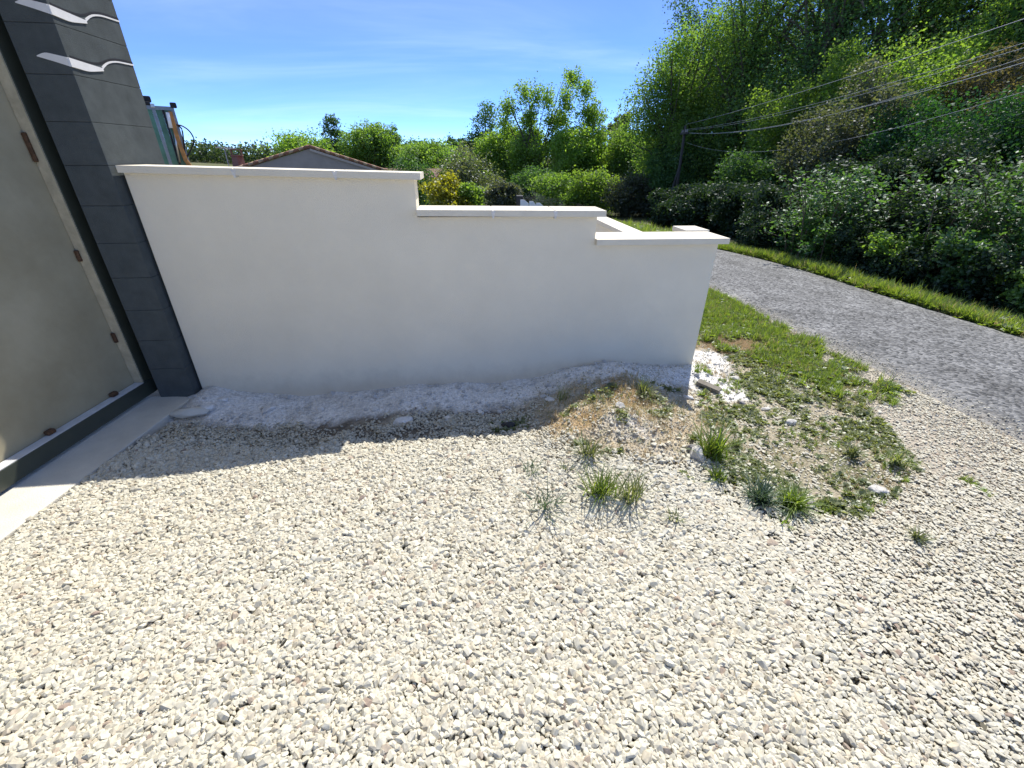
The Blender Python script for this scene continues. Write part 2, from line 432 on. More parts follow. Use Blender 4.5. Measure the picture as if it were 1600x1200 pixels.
M['lf_light'] = leaf_mat('leaf_light', (0.1109, 0.2066, 0.04056), (0.201, 0.2907, 0.0624), 0.55, 0.03, 0.55)
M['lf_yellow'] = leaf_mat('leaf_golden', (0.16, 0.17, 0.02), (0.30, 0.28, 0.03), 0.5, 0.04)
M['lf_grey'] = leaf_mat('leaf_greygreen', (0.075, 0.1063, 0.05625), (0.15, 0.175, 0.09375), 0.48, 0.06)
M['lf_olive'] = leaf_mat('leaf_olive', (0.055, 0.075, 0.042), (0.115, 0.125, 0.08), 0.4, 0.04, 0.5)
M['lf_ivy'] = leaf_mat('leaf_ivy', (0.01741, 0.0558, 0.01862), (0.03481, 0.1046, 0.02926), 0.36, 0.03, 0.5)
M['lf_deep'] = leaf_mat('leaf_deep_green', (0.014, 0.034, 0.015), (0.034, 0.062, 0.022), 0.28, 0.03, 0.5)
M['lf_brown'] = leaf_mat('leaf_dry', (0.065, 0.065, 0.0364), (0.13, 0.1066, 0.065), 0.4, 0.03, 0.55)
M['lf_gloss'] = leaf_mat('leaf_glossy', (0.04312, 0.1107, 0.03479), (0.1006, 0.1898, 0.05535), 0.42, 0.05, 0.5)
M['lf_far'] = leaf_mat('leaf_far', (0.049, 0.084, 0.042), (0.084, 0.126, 0.056), 0.4, 0.03)
M['gr_bright'] = leaf_mat('grass_bright', (0.099, 0.161, 0.0275), (0.198, 0.253, 0.055), 0.5, 0.05)
M['gr_dull'] = leaf_mat('grass_dull', (0.117, 0.156, 0.065), (0.221, 0.234, 0.117), 0.4, 0.05)
M['gr_blue'] = leaf_mat('grass_bluish', (0.05, 0.095, 0.055), (0.095, 0.14, 0.085), 0.35, 0.06)
M['gr_dry'] = leaf_mat('grass_dry', (0.34, 0.27, 0.16), (0.55, 0.46, 0.30), 0.45, 0.03, tcol=(1.2, 1.1, 0.8))

# ------------------------------------------------------------------ ground sheet
def px_poly(pts, z=0.0): return np.array([at_z(x, y, z)[:2] for x, y in pts])
def inside(poly, x, y):
    r = np.zeros(np.shape(x), bool); n = len(poly); j = n - 1
    for i in range(n):
        xi, yi = poly[i]; xj, yj = poly[j]
        c = ((yi > y) != (yj > y)) & (x < (xj - xi) * (y - yi) / (yj - yi + 1e-12) + xi)
        r ^= c; j = i
    return r
def poly_dist(poly, x, y):
    """signed distance, positive inside"""
    d = np.full(np.shape(x), 1e9); n = len(poly)
    for i in range(n):
        a = poly[i]; b = poly[(i + 1) % n]; e = b - a
        t = np.clip(((x - a[0]) * e[0] + (y - a[1]) * e[1]) / (e @ e + 1e-12), 0, 1)
        d = np.minimum(d, np.hypot(x - a[0] - t * e[0], y - a[1] - t * e[1]))
    return np.where(inside(poly, x, y), d, -d)

ROAD = np.array([(5.15, -14), (4.95, -6), (4.75, -2), (4.55, 1), (4.27, 3.4), (3.83, 6), (3.5, 8.0), (2.9, 9.7), (1.7, 10.9), (0.0, 11.6), (-2.4, 12.6), (-5.8, 14.6), (-10, 17.7), (-16, 20.5), (-26, 23), (-45, 26)], float)
def catmull(P, n):
    o = []
    for i in range(len(P) - 1):
        p0 = P[max(i - 1, 0)]; p1 = P[i]; p2 = P[i + 1]; p3 = P[min(i + 2, len(P) - 1)]
        for k in range(n):
            t = k / n
            o.append(0.5 * (2 * p1 + (p2 - p0) * t + (2 * p0 - 5 * p1 + 4 * p2 - p3) * t * t + (3 * p1 - p0 - 3 * p2 + p3) * t ** 3))
    o.append(P[-1]); return np.array(o)
RC = catmull(ROAD, 24)
RHW = 1.13
_RL = catmull(ROAD, 6)
def road_off(x, y):
    """signed distance from the centre line (right positive)"""
    x = np.asarray(x, float); y = np.asarray(y, float)
    best = np.full(x.shape, 1e9); sg = np.ones(x.shape)
    for a, b_ in zip(_RL[:-1], _RL[1:]):
        e = b_ - a; t = np.clip(((x - a[0]) * e[0] + (y - a[1]) * e[1]) / (e @ e), 0, 1)
        dx = x - a[0] - t * e[0]; dy = y - a[1] - t * e[1]; d = np.hypot(dx, dy)
        m_ = d < best; best = np.where(m_, d, best); sg = np.where(m_, np.sign(e[1] * dx - e[0] * dy), sg)
    return best * np.where(sg == 0, 1, sg)
def along_road(y0, y1, off):
    """points beside the road between two depths, at signed offsets from its centre line"""
    k0, k1 = np.searchsorted(RC[:, 1], (y0, y1)); f = rng.uniform(k0, k1, len(off)); i = np.minimum(f.astype(int), len(RC) - 2)
    p = RC[i] + (RC[i + 1] - RC[i]) * (f - i)[:, None]; t_ = RC[i + 1] - RC[i]; t_ /= np.linalg.norm(t_, axis=1)[:, None]
    return p + np.stack([t_[:, 1], -t_[:, 0]], 1) * off[:, None]

GRASS_TRI = px_poly([(1108, 452), (1150, 462), (1185, 487), (1225, 517), (1262, 548), (1300, 577), (1350, 603), (1318, 612), (1270, 600), (1215, 575), (1170, 548), (1130, 528), (1090, 520)])
SOIL_PATCH = px_poly([(1080, 512), (1150, 520), (1195, 540), (1180, 553), (1130, 552), (1080, 545)])
WHITE_R = px_poly([(1070, 548), (1110, 545), (1145, 562), (1150, 590), (1170, 622), (1140, 628), (1110, 615), (1085, 612), (1070, 590)])
WEED_ZONE = px_poly([(1080, 560), (1180, 552), (1270, 590), (1345, 625), (1440, 730), (1400, 780), (1340, 815), (1250, 790), (1130, 760), (1100, 680)])
SANDY = px_poly([(1270, 560), (1360, 600), (1600, 690), (1600, 800), (1450, 760), (1330, 640)])

def axis(lo, hi, step, far0, far1):
    a = list(np.arange(lo, hi + 1e-6, step)); s = step
    x = hi
    while x < far1: s *= 1.09; x += min(s, 40); a.append(x)
    x = lo; s = step; b = []
    while x > far0: s *= 1.09; x -= min(s, 40); b.append(x)
    return np.array(b[::-1] + a)
gx = axis(-2.7, 4.2, 0.026, -700, 700); gy = axis(0.2, 4.3, 0.026, -60, 1500)
X, Y = np.meshgrid(gx, gy, indexing='xy')
Z = zt(X, Y)
ro = road_off(X, Y)
Z = Z - 0.02 * sst(RHW + 0.15, RHW - 0.1, np.abs(ro))       # bed under the road
nx, ny = len(gx), len(gy)
idx = np.arange(nx * ny).reshape(ny, nx)
q = np.stack([idx[:-1, :-1], idx[:-1, 1:], idx[1:, 1:], idx[1:, :-1]], -1).reshape(-1, 4)
gme = new_mesh('ground', np.stack([X, Y, Z], -1).reshape(-1, 3), q, True)
def mixc3(c, d, wgt): return c * (1 - wgt[..., None]) + np.array(d) * wgt[..., None]
n1 = fbm(X * 3, Y * 3, 21); n2 = fbm(X * 14, Y * 14, 22); n3 = fbm(X * 0.35, Y * 0.35, 23)
c = np.zeros(X.shape + (3,)) + np.array((0.50, 0.455, 0.365))
c = mixc3(c, (0.30, 0.26, 0.20), sst(0.45, 0.7, n1))
S_, T_ = wall_st(X, Y)
# lawn and field far away, brambly soil right of the road
field = np.maximum(sst(4.6, 5.6, Y - 0.0 * X) * (T_ > 0.1), 0)
c = mixc3(c, (0.085, 0.105, 0.035), np.maximum(field, sst(6.0, 7.5, Y)) * (0.75 + 0.25 * n1))
c = mixc3(c, (0.16, 0.14, 0.075), sst(0.52, 0.66, fbm(X * 0.5, Y * 0.5, 31)) * sst(6, 9, Y) * 0.7)
c = mixc3(c, (0.05, 0.055, 0.025), sst(RHW + 0.5, RHW + 1.3, ro) * sst(3.6, 4.6, X + 0.0 * Y))
c = mixc3(c, (0.07, 0.11, 0.03), sst(RHW - 0.1, RHW + 0.1, ro) * sst(RHW + 1.2, RHW + 0.7, ro))
TRACK = px_poly([(900, 351), (985, 346), (1040, 337), (1040, 341), (985, 351), (900, 358)], -0.5)
c = mixc3(c, (0.38, 0.35, 0.28), sst(-0.15, 0.2, poly_dist(TRACK, X, Y)))
# yard behind wall
c = mixc3(c, (0.30, 0.27, 0.21), (T_ > 0.05) * (S_ < 4.0) * sst(12, 5, Y))
# fine bare sand by the road
ws = sst(-0.12, 0.15, poly_dist(SANDY, X, Y) + 0.2 * (n1 - 0.5)); c = mixc3(c, (0.44, 0.39, 0.32), ws * 0.8)
wg = sst(-0.10, 0.10, poly_dist(GRASS_TRI, X, Y) + 0.5 * (n1 - 0.5)); c = mixc3(c, (0.17, 0.165, 0.075), wg)
wz = sst(-0.1, 0.2, poly_dist(WEED_ZONE, X, Y)); c = mixc3(c, (0.37, 0.325, 0.235), wz * 0.8); c = mixc3(c, (0.13, 0.15, 0.07), wz * sst(0.5, 0.62, n2 * 0.4 + n1 * 0.6) * 0.8)
wb = sst(-0.12, 0.14, poly_dist(SOIL_PATCH, X, Y) + 0.3 * (n2 - 0.5) + 0.3 * (n1 - 0.5)); c = mixc3(c, (0.22, 0.145, 0.085), wb)
# dark earth in the trough, brown earth on the mound
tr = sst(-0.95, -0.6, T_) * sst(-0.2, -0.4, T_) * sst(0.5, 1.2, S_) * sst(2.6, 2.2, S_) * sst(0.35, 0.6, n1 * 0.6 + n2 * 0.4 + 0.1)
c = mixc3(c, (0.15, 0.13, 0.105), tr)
md = np.exp(-(((X - 0.78) / 0.62) ** 2 + ((Y - 2.6) / 0.6) ** 2) ** 1.5)
c = mixc3(c, (0.46, 0.375, 0.25), md * 0.9); c = mixc3(c, (0.47, 0.32, 0.16), md * sst(0.5, 0.68, n1) * 0.9)
c = mixc3(c, (0.58, 0.53, 0.43), md * sst(0.48, 0.66, fbm(X * 5, Y * 5, 44)) * 0.9)
# white render waste
wl = sst(-0.44, -0.30, T_ + 0.22 * (n1 - 0.5) + 0.14 * (n2 - 0.5)) * sst(0.3, 0.1, T_) * sst(-0.12, 0.02, S_) * sst(4.15, 3.95, S_)
wl = np.maximum(wl, sst(-0.05, 0.07, poly_dist(WHITE_R, X, Y) + 0.18 * (n2 - 0.5)))
mp_ = at_z(965, 738, 0.12); wl = np.maximum(wl, sst(0.16, 0.08, np.hypot((X - mp_[0]) * 1.0, (Y - mp_[1]) * 0.8) + 0.12 * (n2 - 0.5)) * 0.9)
mp_ = at_z(985, 648, 0.2); wl = np.maximum(wl, sst(0.16, 0.05, np.hypot((X - mp_[0]) * 1.0, (Y - mp_[1]) * 0.8) + 0.16 * (n2 - 0.5)) * 0.6)
DUST = wl
c = mixc3(c, (0.78, 0.765, 0.73), wl * (0.78 + 0.28 * sst(0.35, 0.55, n2)))
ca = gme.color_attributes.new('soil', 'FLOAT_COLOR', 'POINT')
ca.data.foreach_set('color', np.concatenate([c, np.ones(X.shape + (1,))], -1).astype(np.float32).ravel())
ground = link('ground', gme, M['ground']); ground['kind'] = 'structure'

# ------------------------------------------------------------------ road
nl = 15
tan = np.gradient(RC, axis=0); tan /= np.linalg.norm(tan, axis=1)[:, None]
rt = np.stack([tan[:, 1], -tan[:, 0]], 1)
rv = []; ac = []
for k in range(nl):
    u = -1 + 2 * k / (nl - 1)
    wob = 0.10 * (fbm(RC[:, 1] * 1.7, RC[:, 0] * 0 + k, 51) - 0.5) if k == 0 else (0.05 * (fbm(RC[:, 1] * 2.1, RC[:, 0] * 0, 52) - 0.5) if k == nl - 1 else 0)
    p = RC + rt * (u * RHW + wob)[:, None] if np.ndim(wob) else RC + rt * (u * RHW)
    z = zt(p[:, 0], p[:, 1]) + 0.022 * (1 - u * u) + np.where(abs(u) == 1, -0.018, 0.006) + 0.03 * sst(10, 25, p[:, 1])
    rv.append(np.concatenate([p, z[:, None]], 1)); ac.append(np.full(len(RC), {0: 0.8, 1: 0.55, 2: 0.35, 3: 0.2, nl - 1: 0.72, nl - 2: 0.5, nl - 3: 0.42, nl - 4: 0.3}.get(k, 0.08)))
rv = np.stack(rv, 1); ridx = np.arange(rv.shape[0] * nl).reshape(-1, nl)
q = np.stack([ridx[:-1, :-1], ridx[:-1, 1:], ridx[1:, 1:], ridx[1:, :-1]], -1).reshape(-1, 4)
rme = new_mesh('road', rv.reshape(-1, 3), q, True)
aa = rme.attributes.new('across', 'FLOAT', 'POINT'); aa.data.foreach_set('value', np.stack(ac, 1).astype(np.float32).ravel())
road = link('road', rme, M['road']); road['kind'] = 'structure'

# ------------------------------------------------------------------ boundary wall
wall = thing('boundary_wall', 'low white rendered wall stepping down in three levels towards the road', 'wall', (WA[0], WA[1], 0), WANG)
TH = 0.20
H1, H2, H3 = 1.463, 1.228, 1.036       # masonry heights under the coping
S1, S2, S3 = 1.755, 3.01, 3.96
prof = [(0, -0.35), (S3, -0.35), (S3, H3), (S2, H3), (S2, H2), (S1, H2), (S1, H1), (0, H1 + 0.03)]
b = MB().poly([(s, 0, z) for s, z in prof], (0, TH, 0)); b.bevel(0.006, 2); b.build('rendered_wall', M['render'], wall)
BWS = 3.20                               # wing behind, running back beside the road
b = MB().box((BWS + 0.15, TH + 0.002, -0.8), (BWS + 0.26, 2.2, H3)); b.bevel(0.006); b.build('rear_wing', M['render'], wall)
b = MB().box((S3 - 0.085, TH + 0.002, -0.35), (S3, 0.49, H3)); b.bevel(0.006); b.build('end_return', M['render'], wall)
CT = 0.04
def coping(s0, s1, z0, z1, t0=-0.05, t1=TH + 0.05):
    b = MB().poly([(s0, t0, z0), (s1, t0, z1), (s1, t0, z1 + CT), (s0, t0, z0 + CT)], (0, t1 - t0, 0)); b.bevel(0.006, 2)
    return b.build('coping_slab', M['coping'], wall)
G = 0.004
def run(stops, z0, z1):
    a, e = stops[0], stops[-1]
    for s, t in zip(stops, stops[1:]):
        f = lambda v: z0 + (z1 - z0) * (v - a) / (e - a)
        coping(s + (G if s != a else 0), t - (G if t != e else 0), f(s), f(t))
        if t != e:
            m_ = MB().poly([(t - 0.016, -0.0535, f(t) + CT - 0.004), (t + 0.016, -0.0535, f(t) + CT - 0.004), (t + 0.004, -0.0535, f(t) - 0.012), (t - 0.004, -0.0535, f(t) - 0.012)], (0, TH + 0.107, 0))
            m_.build('mortar_sun_wedge', M['mortar'], wall)  # mortar wedge, pale to stand in for sun through the joint
run([0.0, 0.665, 1.27, 1.80], H1 + 0.032, H1 - 0.004 + 0.002)
run([S1 + 0.002, 2.27, 2.70, 3.06], H2 + 0.012, H2 + 0.002)
coping(S2 + 0.002, 4.015, H3 + 0.002, H3 + 0.002, -0.05, TH + 0.09)
def coping_t(s0, s1, t0, t1, z):
    b = MB().box((s0, t0, z), (s1, t1, z + CT)); b.bevel(0.006); b.build('coping_slab', M['coping'], wall)
coping_t(BWS + 0.125, BWS + 0.285, TH + 0.093, 1.2, H3 + 0.001)
coping_t(BWS + 0.125, BWS + 0.285, 1.208, 2.25, H3 + 0.001)
coping_t(S3 - 0.125, S3 + 0.075, TH + 0.093, 0.545, H3 + 0.012)

# ------------------------------------------------------------------ gate pillar
PX0, PX1, PY0, PD = -2.655, -2.412, 2.885, 0.563
pil = thing('gate_pillar', 'tall anthracite gate pillar of stacked blocks with white wave bands', 'pillar', (PX1, PY0, 0), WANG)
PW = PX1 - PX0
CH = 0.2222
for k in range(12):
    z0 = -0.10 if k == 0 else 0.2 + (k - 1) * CH; z1 = 0.2 + k * CH
    b = MB().box((-PW, 0, z0 + 0.0008), (0, PD, z1 - 0.0008)); b.bevel(0.0018, 1); b.build('block', M['anthracite'], pil)
b = MB().box((-PW + 0.012, 0.012, -0.1), (-0.012, PD - 0.012, 2.64)); b.build('core', M['anthracite'], pil)
b = MB().box((-PW - 0.03, -0.03, 2.646), (0.03, PD + 0.03, 2.70)); b.bevel(0.01); b.build('cap', M['anthracite'], pil)
MB().box((-PW - 0.09, 0.12, -0.1), (-PW - 0.002, 0.40, 2.64)).build('gate_post', M['gate'], pil)  # added unseen filler, blocks sun through the gap beside the gate
def lerp_curve(pts, n=14):
    a = np.array(pts); u = np.linspace(a[0, 0], a[-1, 0], n)
    # smooth interpolation
    v = np.interp(u, a[:, 0], a[:, 1]); 
    for _ in range(2): v[1:-1] = (v[:-2] + 2 * v[1:-1] + v[2:]) / 4
    return u, v
for z0 in (2.285, 2.063, 1.0e9):
    if z0 > 5: break
    e = 0.006
    def strip(up, lo, side, mt, name, pr=e):
        u, a = lerp_curve(up); _, l2 = lerp_curve(lo)
        if side: pts = [(pr, x, z0 + y) for x, y in zip(u, a)] + [(pr, x, z0 + y) for x, y in zip(u[::-1], l2[::-1])]
        else: pts = [(x, -pr, z0 + y) for x, y in zip(u, a)] + [(x, -pr, z0 + y) for x, y in zip(u[::-1], l2[::-1])]
        MB().poly(pts, (-pr - 0.001, 0, 0) if side else (0, pr + 0.001, 0)).build(name, mt, pil)
    strip([(-0.145, -0.004), (-0.10, 0.012), (0, -0.008)], [(-0.145, -0.008), (-0.07, -0.028), (0, -0.049)], False, M['inlay'], 'wave_inlay')
    strip([(0, -0.008), (0.12, -0.014), (0.25, -0.020)], [(0, -0.049), (0.12, -0.055), (0.25, -0.034)], True, M['inlay'], 'wave_inlay')
    strip([(0.25, -0.012), (0.31, 0.022), (0.40, 0.040), (PD - 0.002, 0.046)], [(0.25, -0.026), (0.31, 0.013), (0.40, 0.032), (PD - 0.002, 0.038)], True, M['inlay'], 'wave_line', 0.004)
    strip([(0.02, 0.004), (0.14, -0.003), (0.25, 0.000), (0.31, 0.036), (0.40, 0.054), (PD - 0.002, 0.059)], [(0.02, -0.005), (0.14, -0.012), (0.25, -0.010), (0.31, 0.024), (0.40, 0.042), (PD - 0.002, 0.047)], True, M['black'], 'wave_groove', 0.002)

# ------------------------------------------------------------------ gate leaf
GX = -2.724
gate = thing('gate', 'grey sheet gate leaf in a dark metal frame beside the pillar', 'gate', (GX, 0, 0))
GY1, GY0, GZ = 2.960, -1.6, 2.75
b = MB().box((-0.07, GY0, -0.012), (0, GY1, 0.092)); b.bevel(0.004); b.build('bottom_rail', M['gate'], gate)
b = MB().box((-0.066, GY0, 0.0925), (-0.004, GY1 - 0.112, 0.096)); b.build('skylit_rail_top', M['cap'], gate)  # thin sheet over the rail, sky light painted into its colour
b = MB().box((-0.07, GY1 - 0.108, 0.0965), (0, GY1, GZ)); b.bevel(0.004); b.build('stile', M['gate'], gate)
b = MB().box((-0.07, GY0, GZ + 0.002), (0, GY1, GZ + 0.1)); b.bevel(0.004); b.build('top_rail', M['gate'], gate)
b = MB().box((-0.068, GY1 - 0.117, 0.098), (-0.005, GY1 - 0.1085, GZ)); b.build('bounce_lit_edge', M['strip'], gate)  # inner face of the stile, bounced light painted into its colour
b = MB().box((-0.085, GY0, 0.04), (-0.0715, GY1 - 0.001, GZ - 0.002)); b.build('panel', M['panel'], gate)
for z_ in (0.42, 0.98, 1.55, 2.1):
    k = MB().box((-0.069, GY1 - 0.135, z_), (-0.045, GY1 - 0.1175, z_ + (0.15 if z_ > 1.4 else 0.07))); k.bevel(0.004, 1); k.build('clip', M['rust'], gate)
for y_ in (0.9, 1.6, 2.15, 2.62):
    k = MB().box((-0.069, y_, 0.0965), (-0.035, y_ + 0.05, 0.125)); k.bevel(0.006, 1); k.build('clip', M['rust'], gate)

TX1 = -2.42
b = MB().box((GX - 0.5, -1.7, -0.3), (TX1, PY0 - 0.012, -0.032)); b.bevel(0.008, 2)
th = b.build('threshold', M['concrete']); th['kind'] = 'structure'

# ------------------------------------------------------------------ stones
def hull_stone(name, seed, m, n=14, sq=(1, 0.8, 0.62)):
    r = np.random.default_rng(seed); bm = bmesh.new()
    p = r.normal(size=(n, 3)); p /= np.linalg.norm(p, axis=1)[:, None]
    p *= r.uniform(0.82, 1.08, (n, 1)) * np.array(sq) * 0.5
    for v in p: bm.verts.new(v)
    h = bmesh.ops.convex_hull(bm, input=bm.verts)
    bmesh.ops.delete(bm, geom=[e for e in h['geom_interior'] if isinstance(e, bmesh.types.BMVert)], context='VERTS')
    bmesh.ops.recalc_face_normals(bm, faces=bm.faces)
    me = bpy.data.meshes.new(name); bm.to_mesh(me); bm.free(); me.materials.append(m)
    return me
STONES = [hull_stone('stone', 100 + k, M['stone'], 18 + k % 5, (1, random.uniform(0.75, 0.98), random.uniform(0.58, 0.8))) for k in range(12)]
def variants(name, meshes):
    c_ = bpy.data.collections.new(name)
    for k, me in enumerate(meshes):
        o = bpy.data.objects.new('%s_%02d' % (name, k), me); c_.objects.link(o)
    return c_
def scatter_tree(coll):
    g = bpy.data.node_groups.new('scatter_' + coll.name, 'GeometryNodeTree')
    g.interface.new_socket('Geometry', in_out='INPUT', socket_type='NodeSocketGeometry')
    g.interface.new_socket('Geometry', in_out='OUTPUT', socket_type='NodeSocketGeometry')
    n = g.nodes.new; l = g.links.new
    gi = n('NodeGroupInput'); go = n('NodeGroupOutput')
    ci = n('GeometryNodeCollectionInfo'); ci.inputs['Collection'].default_value = coll
    ci.inputs['Separate Children'].default_value = True; ci.inputs['Reset Children'].default_value = True
    io = n('GeometryNodeInstanceOnPoints'); io.inputs['Pick Instance'].default_value = True
    def attr(nm, ty):
        a = n('GeometryNodeInputNamedAttribute'); a.data_type = ty; a.inputs['Name'].default_value = nm; return a.outputs['Attribute']
    er = n('FunctionNodeEulerToRotation')
    l(attr('rot', 'FLOAT_VECTOR'), er.inputs[0]); l(er.outputs[0], io.inputs['Rotation'])
    l(attr('scl', 'FLOAT_VECTOR'), io.inputs['Scale']); l(attr('idx', 'INT'), io.inputs['Instance Index'])
    l(gi.outputs[0], io.inputs['Points']); l(ci.outputs[0], io.inputs['Instance']); l(io.outputs[0], go.inputs[0])
    return g
def scatter(name, P, Rt, Sc, idx, coll):
    me = bpy.data.meshes.new(name); me.vertices.add(len(P)); me.vertices.foreach_set('co', np.asarray(P, np.float32).ravel())
    for nm, ty, arr, key in (('rot', 'FLOAT_VECTOR', Rt, 'vector'), ('scl', 'FLOAT_VECTOR', Sc, 'vector'), ('idx', 'INT', idx, 'value')):
        a = me.attributes.new(nm, ty, 'POINT')
        a.data.foreach_set(key, np.asarray(arr, np.int32 if ty == 'INT' else np.float32).ravel())
    o = link(name, me); md_ = o.modifiers.new('scatter', 'NODES'); md_.node_group = scatter_tree(coll)
    o['kind'] = 'stuff'
    return o

def settle():
    """drop stones one by one on a height field so they pile up like real gravel"""
    cell = 0.006; x0, x1, y0, y1 = -2.6, 3.9, 0.0, 3.7
    W, Hh = int((x1 - x0) / cell), int((y1 - y0) / cell)
    cx, cy = np.meshgrid(x0 + (np.arange(W) + 0.5) * cell, y0 + (np.arange(Hh) + 0.5) * cell)
    hf = zt(cx, cy)
    zb = hf.copy()
    n = 280000
    px = rng.uniform(x0 + 0.05, x1 - 0.05, n); py = rng.uniform(y0 + 0.05, y1 - 0.05, n)
    s, t = wall_st(px, py); ro_ = road_off(px, py)
    nn = fbm(px * 3, py * 3, 61); n5 = fbm(px * 9, py * 9, 62, 2)
    dens = np.ones(n)
    dens *= np.where(t > -0.30, 0, sst(-0.32, -0.75, t + 0.3 * (nn - 0.5)))
    troughz = sst(-1.05, -0.75, t) * sst(0.5, 1.1, s) * sst(2.7, 2.2, s); dens *= 1 - 0.85 * troughz * sst(0.35, 0.5, nn)
    mdd = np.exp(-(((px - 0.78) / 0.68) ** 2 + ((py - 2.55) / 0.62) ** 2) ** 1.5); dens *= 1 - 0.955 * sst(0.1, 0.6, mdd)
    wzd = poly_dist(WEED_ZONE, px, py); dens *= 1 - 0.90 * sst(-0.25, 0.15, wzd + 0.25 * (nn - 0.5))
    dens *= 1 - 0.97 * sst(-0.02, 0.06, poly_dist(GRASS_TRI, px, py)); dens *= 1 - 0.9 * sst(-0.05, 0.05, poly_dist(SOIL_PATCH, px, py))
    dens *= 1 - 0.8 * sst(-0.1, 0.1, poly_dist(WHITE_R, px, py))
    dens *= 1 - 0.72 * sst(-0.1, 0.2, 0.3 * (nn - 0.5) + poly_dist(SANDY, px, py))
    dens *= np.where(ro_ > -RHW - 0.05, 0.0, 1) * np.where(px < TX1 + 0.015, 0, 1)
    dens *= np.where((ro_ > -RHW - 0.25), 0.7, 1)
    keep = rng.uniform(size=n) < dens
    px, py, nn = px[keep][:200000], py[keep][:200000], nn[keep][:200000]
    n = len(px)
    small = np.maximum(sst(0.6, 1.9, px), sst(2.0, 2.5, py) * 0.8)
    big = 0.0258 - 0.0108 * small
    d = big * np.exp(rng.normal(0, 0.24, n)); d = np.clip(d, 0.009, 0.048)
    zz = np.zeros(n)
    yaw = rng.uniform(0, 6.283, n); fl = sst(0.5, 1.7, px + 0.25 * (py - 1.2))
    for i in range(n):
        r = d[i] * 0.42
        if i > n // 2:                      # late stones roll into the nearest hollow
            best = 9
            for jx, jy in ((0, 0), (0.014, 0), (-0.014, 0), (0, 0.014), (0, -0.014)):
                hx = min(W - 1, max(0, int((px[i] + jx - x0) / cell))); hy = min(Hh - 1, max(0, int((py[i] + jy - y0) / cell)))
                if hf[hy, hx] < best: best = hf[hy, hx]; bj = (jx, jy)
            px[i] += bj[0]; py[i] += bj[1]
        a0 = max(0, int((px[i] - r - x0) / cell)); a1 = min(W, int((px[i] + r - x0) / cell) + 1)
        b0 = max(0, int((py[i] - r - y0) / cell)); b1 = min(Hh, int((py[i] + r - y0) / cell) + 1)
        h = hf[b0:b1, a0:a1]
        base = 0.5 * h.mean() + 0.5 * h.max() if h.size else 0
        # no tall towers: stones that would stand high slip down between the others
        base = min(base, zb[min(b0, Hh - 1), min(a0, W - 1)] + 0.042 - 0.020 * fl[i])
        zz[i] = base + r * 0.42
        gx_ = (cx[b0:b1, a0:a1] - px[i]) / r; gy_ = (cy[b0:b1, a0:a1] - py[i]) / r
        q_ = 1 - gx_ * gx_ - gy_ * gy_
        np.maximum(h, np.where(q_ > 0, zz[i] + r * (0.72 - 0.30 * fl[i]) * np.sqrt(np.maximum(q_, 0)), -9), out=h)
    return px, py, zz, d, yaw
gpx, gpy, gpz, gd, gyaw = settle()
ng = len(gpx)
gR = np.stack([rng.normal(0, 0.45, ng), rng.normal(0, 0.45, ng), gyaw], 1)
gS = gd[:, None] * np.stack([rng.uniform(0.95, 1.3, ng), rng.uniform(0.85, 1.1, ng), rng.uniform(0.8, 1.1, ng)], 1)
# towards the road the stones are driven flat
flat_ = sst(0.5, 1.7, gpx + 0.25 * (gpy - 1.2)); gS[:, 2] *= 1 - 0.5 * flat_; gR[:, :2] *= (1 - 0.7 * flat_)[:, None]; gS[:, :2] *= (1 + 0.12 * flat_)[:, None]
gI = rng.integers(0, len(STONES), ng)
# the 300 stones that show largest are pieces of the ground of their own
depth = gpy * _fwd[1] + (gpz - CAM_H) * _fwd[2]
ux = gpx / depth * FPX; vy = (gpy * _up[1] + (gpz - CAM_H) * _up[2]) / depth * FPX
infr = (np.abs(ux) < 790) & (np.abs(vy) < 590) & (depth > 0.3)
show = np.where(infr, gd / depth, 0)
top = np.argsort(-show)[:300]; rest = np.ones(ng, bool); rest[top] = False
scatter('gravel', np.stack([gpx, gpy, gpz], 1)[rest], gR[rest], gS[rest], gI[rest], variants('stone_kind', STONES))
for i in top:
    o = bpy.data.objects.new('stone', STONES[gI[i]]); COL.objects.link(o); o.parent = ground
    o.location = (gpx[i], gpy[i], gpz[i]); o.rotation_euler = gR[i]; o.scale = gS[i]

# small grit spilled over the road edge and the bare sand
n = 14000
gp_ = along_road(0.0, 7.4, -RHW + rng.normal(-0.18, 0.22, n)); gx_, gy_ = gp_[:, 0], gp_[:, 1]
k = (poly_dist(GRASS_TRI, gx_, gy_) < 0.0); gx_, gy_ = gx_[k], gy_[k]
n2_ = 7000; ax = rng.uniform(1.0, 3.6, n2_); ay = rng.uniform(1.0, 4.2, n2_)
kk = (road_off(ax, ay) < -RHW) & (poly_dist(GRASS_TRI, ax, ay) < 0); ax, ay = ax[kk], ay[kk]
n3_ = 4200; bx = 0.78 + rng.normal(0, 0.45, n3_); by = 2.45 + rng.normal(0, 0.4, n3_)
kk = wall_st(bx, by)[1] < -0.05; bx, by = bx[kk], by[kk]
gx_ = np.concatenate([gx_, ax, bx]); gy_ = np.concatenate([gy_, ay, by])
n = len(gx_)
gz_ = zt(gx_, gy_) + 0.003 + np.where(road_off(gx_, gy_) > -RHW, 0.012, 0)
sz = np.clip(0.0115 * np.exp(rng.normal(0, 0.35, n)), 0.005, 0.026)
scatter('grit', np.stack([gx_, gy_, gz_], 1), rng.uniform(0, 6.28, (n, 3)), np.repeat(sz[:, None], 3, 1), rng.integers(0, 12, n), bpy.data.collections['stone_kind'])

